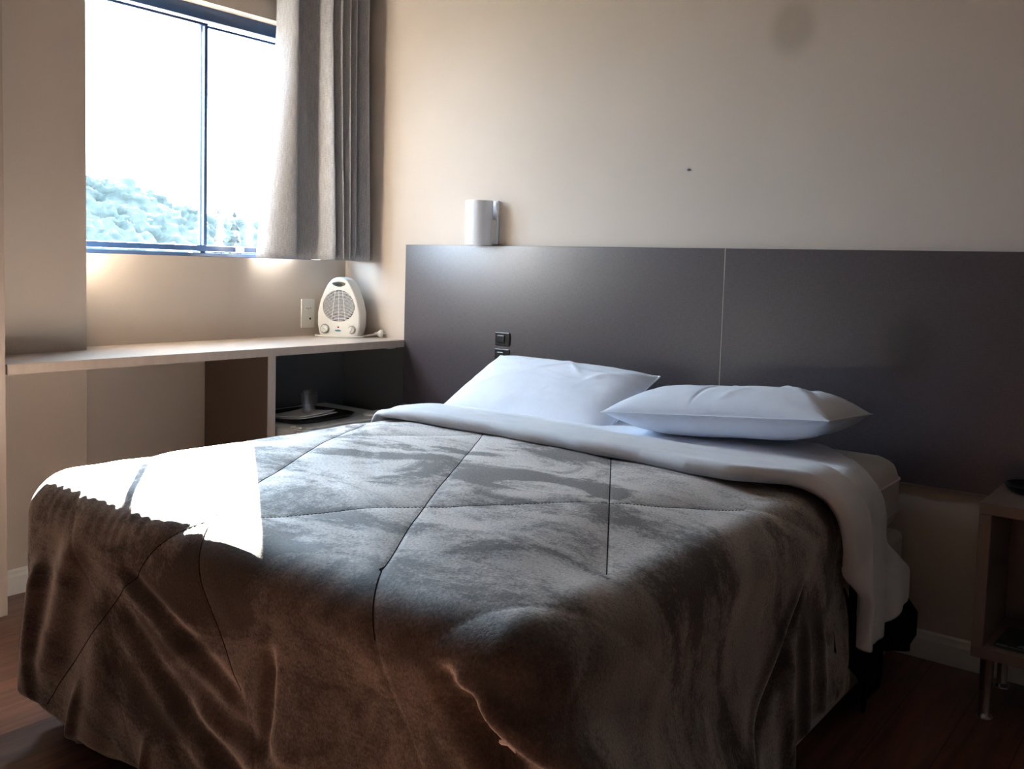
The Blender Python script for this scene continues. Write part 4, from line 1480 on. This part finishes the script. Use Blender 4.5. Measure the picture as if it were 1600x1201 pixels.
# ------------------------------------------------------------------ nightstand with its things
NX0, NX1, NY0, NY1, NZ0, NZ1 = 2.302, 2.72, -0.288, -0.001, 0.153, 0.531
ns = empty('nightstand', (2.51, -0.145, 0))
tag(ns, 'taupe open box nightstand on short metal legs right of the bed', 'nightstand')
nl_ = ns.location
T_ = 0.027
def nbx(name, lo, hi, mat='taupe', par=None):
    return boxobj(name, lo, hi, mat, par or ns, 0.0015, 2, org=nl_)
nbx('top_panel', (NX0, NY0, NZ1 - T_), (NX1, NY1, NZ1))
nbx('bottom_panel', (NX0, NY0, NZ0), (NX1, NY1, NZ0 + T_))
nbx('side_panel', (NX0, NY0, NZ0 + T_), (NX0 + T_, NY1, NZ1 - T_))
nbx('side_panel', (NX1 - T_, NY0, NZ0 + T_), (NX1, NY1, NZ1 - T_))
nbx('back_panel', (NX0 + T_, NY1 - 0.012, NZ0 + T_), (NX1 - T_, NY1, NZ1 - T_))
for x in (NX0 + 0.033, NX1 - 0.033):
    for y in (NY0 + 0.035, NY1 - 0.035):
        bm = bmesh.new()
        lathe(bm, [(0, 0), (0.021, 0), (0.020, 0.004), (0.0135, 0.009), (0.0125, 0.012), (0.0150, 0.10), (0.0165, NZ0), (0, NZ0)], 24, (x - nl_.x, y - nl_.y, 0))
        bmobj('leg', bm, 'chrome', ns, True)
bm = bmesh.new()
lathe(bm, [(0, 0), (0.045, 0), (0.060, 0.008), (0.068, 0.020), (0.064, 0.021), (0.055, 0.012), (0.040, 0.006), (0, 0.006)], 36)
bw = bmobj('dish', bm, 'blackplastic', None, True)
bw.location = (2.385, -0.085, NZ1 + 0.0004)
tag(bw, 'round black dish on top of the nightstand', 'dish')
br_ = empty('brochure', (2.455, -0.19, NZ0 + T_ + 0.0006), math.radians(-3))
tag(br_, 'dark green brochure lying in the open nightstand', 'brochure')
boxobj('cover', (-0.105, -0.075, 0.0), (0.105, 0.075, 0.006), 'green', br_, 0.001)
bm = bmesh.new(); box(bm, (-0.100, -0.072, 0.006), (-0.076, -0.066, 0.0064))
x = -0.072
for k in range(9):
    w_ = 0.0022 + 0.0012 * ((k * 7) % 3)
    box(bm, (x, -0.071, 0.006), (x + w_, -0.0675 + 0.0012 * (k % 2), 0.0064)); x += w_ + 0.0013
bmobj('cover_print', bm, 'palegreen', br_)
bm = bmesh.new()
for k in range(3):
    pts = [(-0.055 + 0.013 * i / 8 * (1 + 0.2 * k), -0.058 + 0.006 * math.sin(math.pi * i / 8) + 0.004 * k, 0.0064) for i in range(9)]
    tube(bm, pts, 0.0009, 6)
bmobj('emblem', bm, 'palegreen', br_)

# ------------------------------------------------------------------ trees and uprights beyond the window
for (x, y, z0, h, r, lab) in ((-45, 30.1, -9, 13.5, 1.1, 'slim conifer just right of the window mullion'),
                              (-49, 34.0, -9, 13.6, 1.3, 'conifer left of the two white uprights'),
                              (-42, 31.4, -9, 13.9, 1.3, 'conifer seen between the two white uprights and the curtain')):
    conifer(x, y, z0, h, r, lab)
for (y, lab) in ((24.05, 'left of the two white uprights beyond the window'), (25.15, 'right of the two white uprights beyond the window')):
    bm = bmesh.new(); lathe(bm, [(0, 0), (0.17, 0), (0.15, 12.1), (0, 12.1)], 16)
    p_ = bmobj('white_upright', bm, 'white_upright', None, True); p_.location = (-25, y, -9)  # slim white cylinders in place of two pale upright streaks in the pane
    tag(p_, lab, 'white_upright', 'white uprights outside')
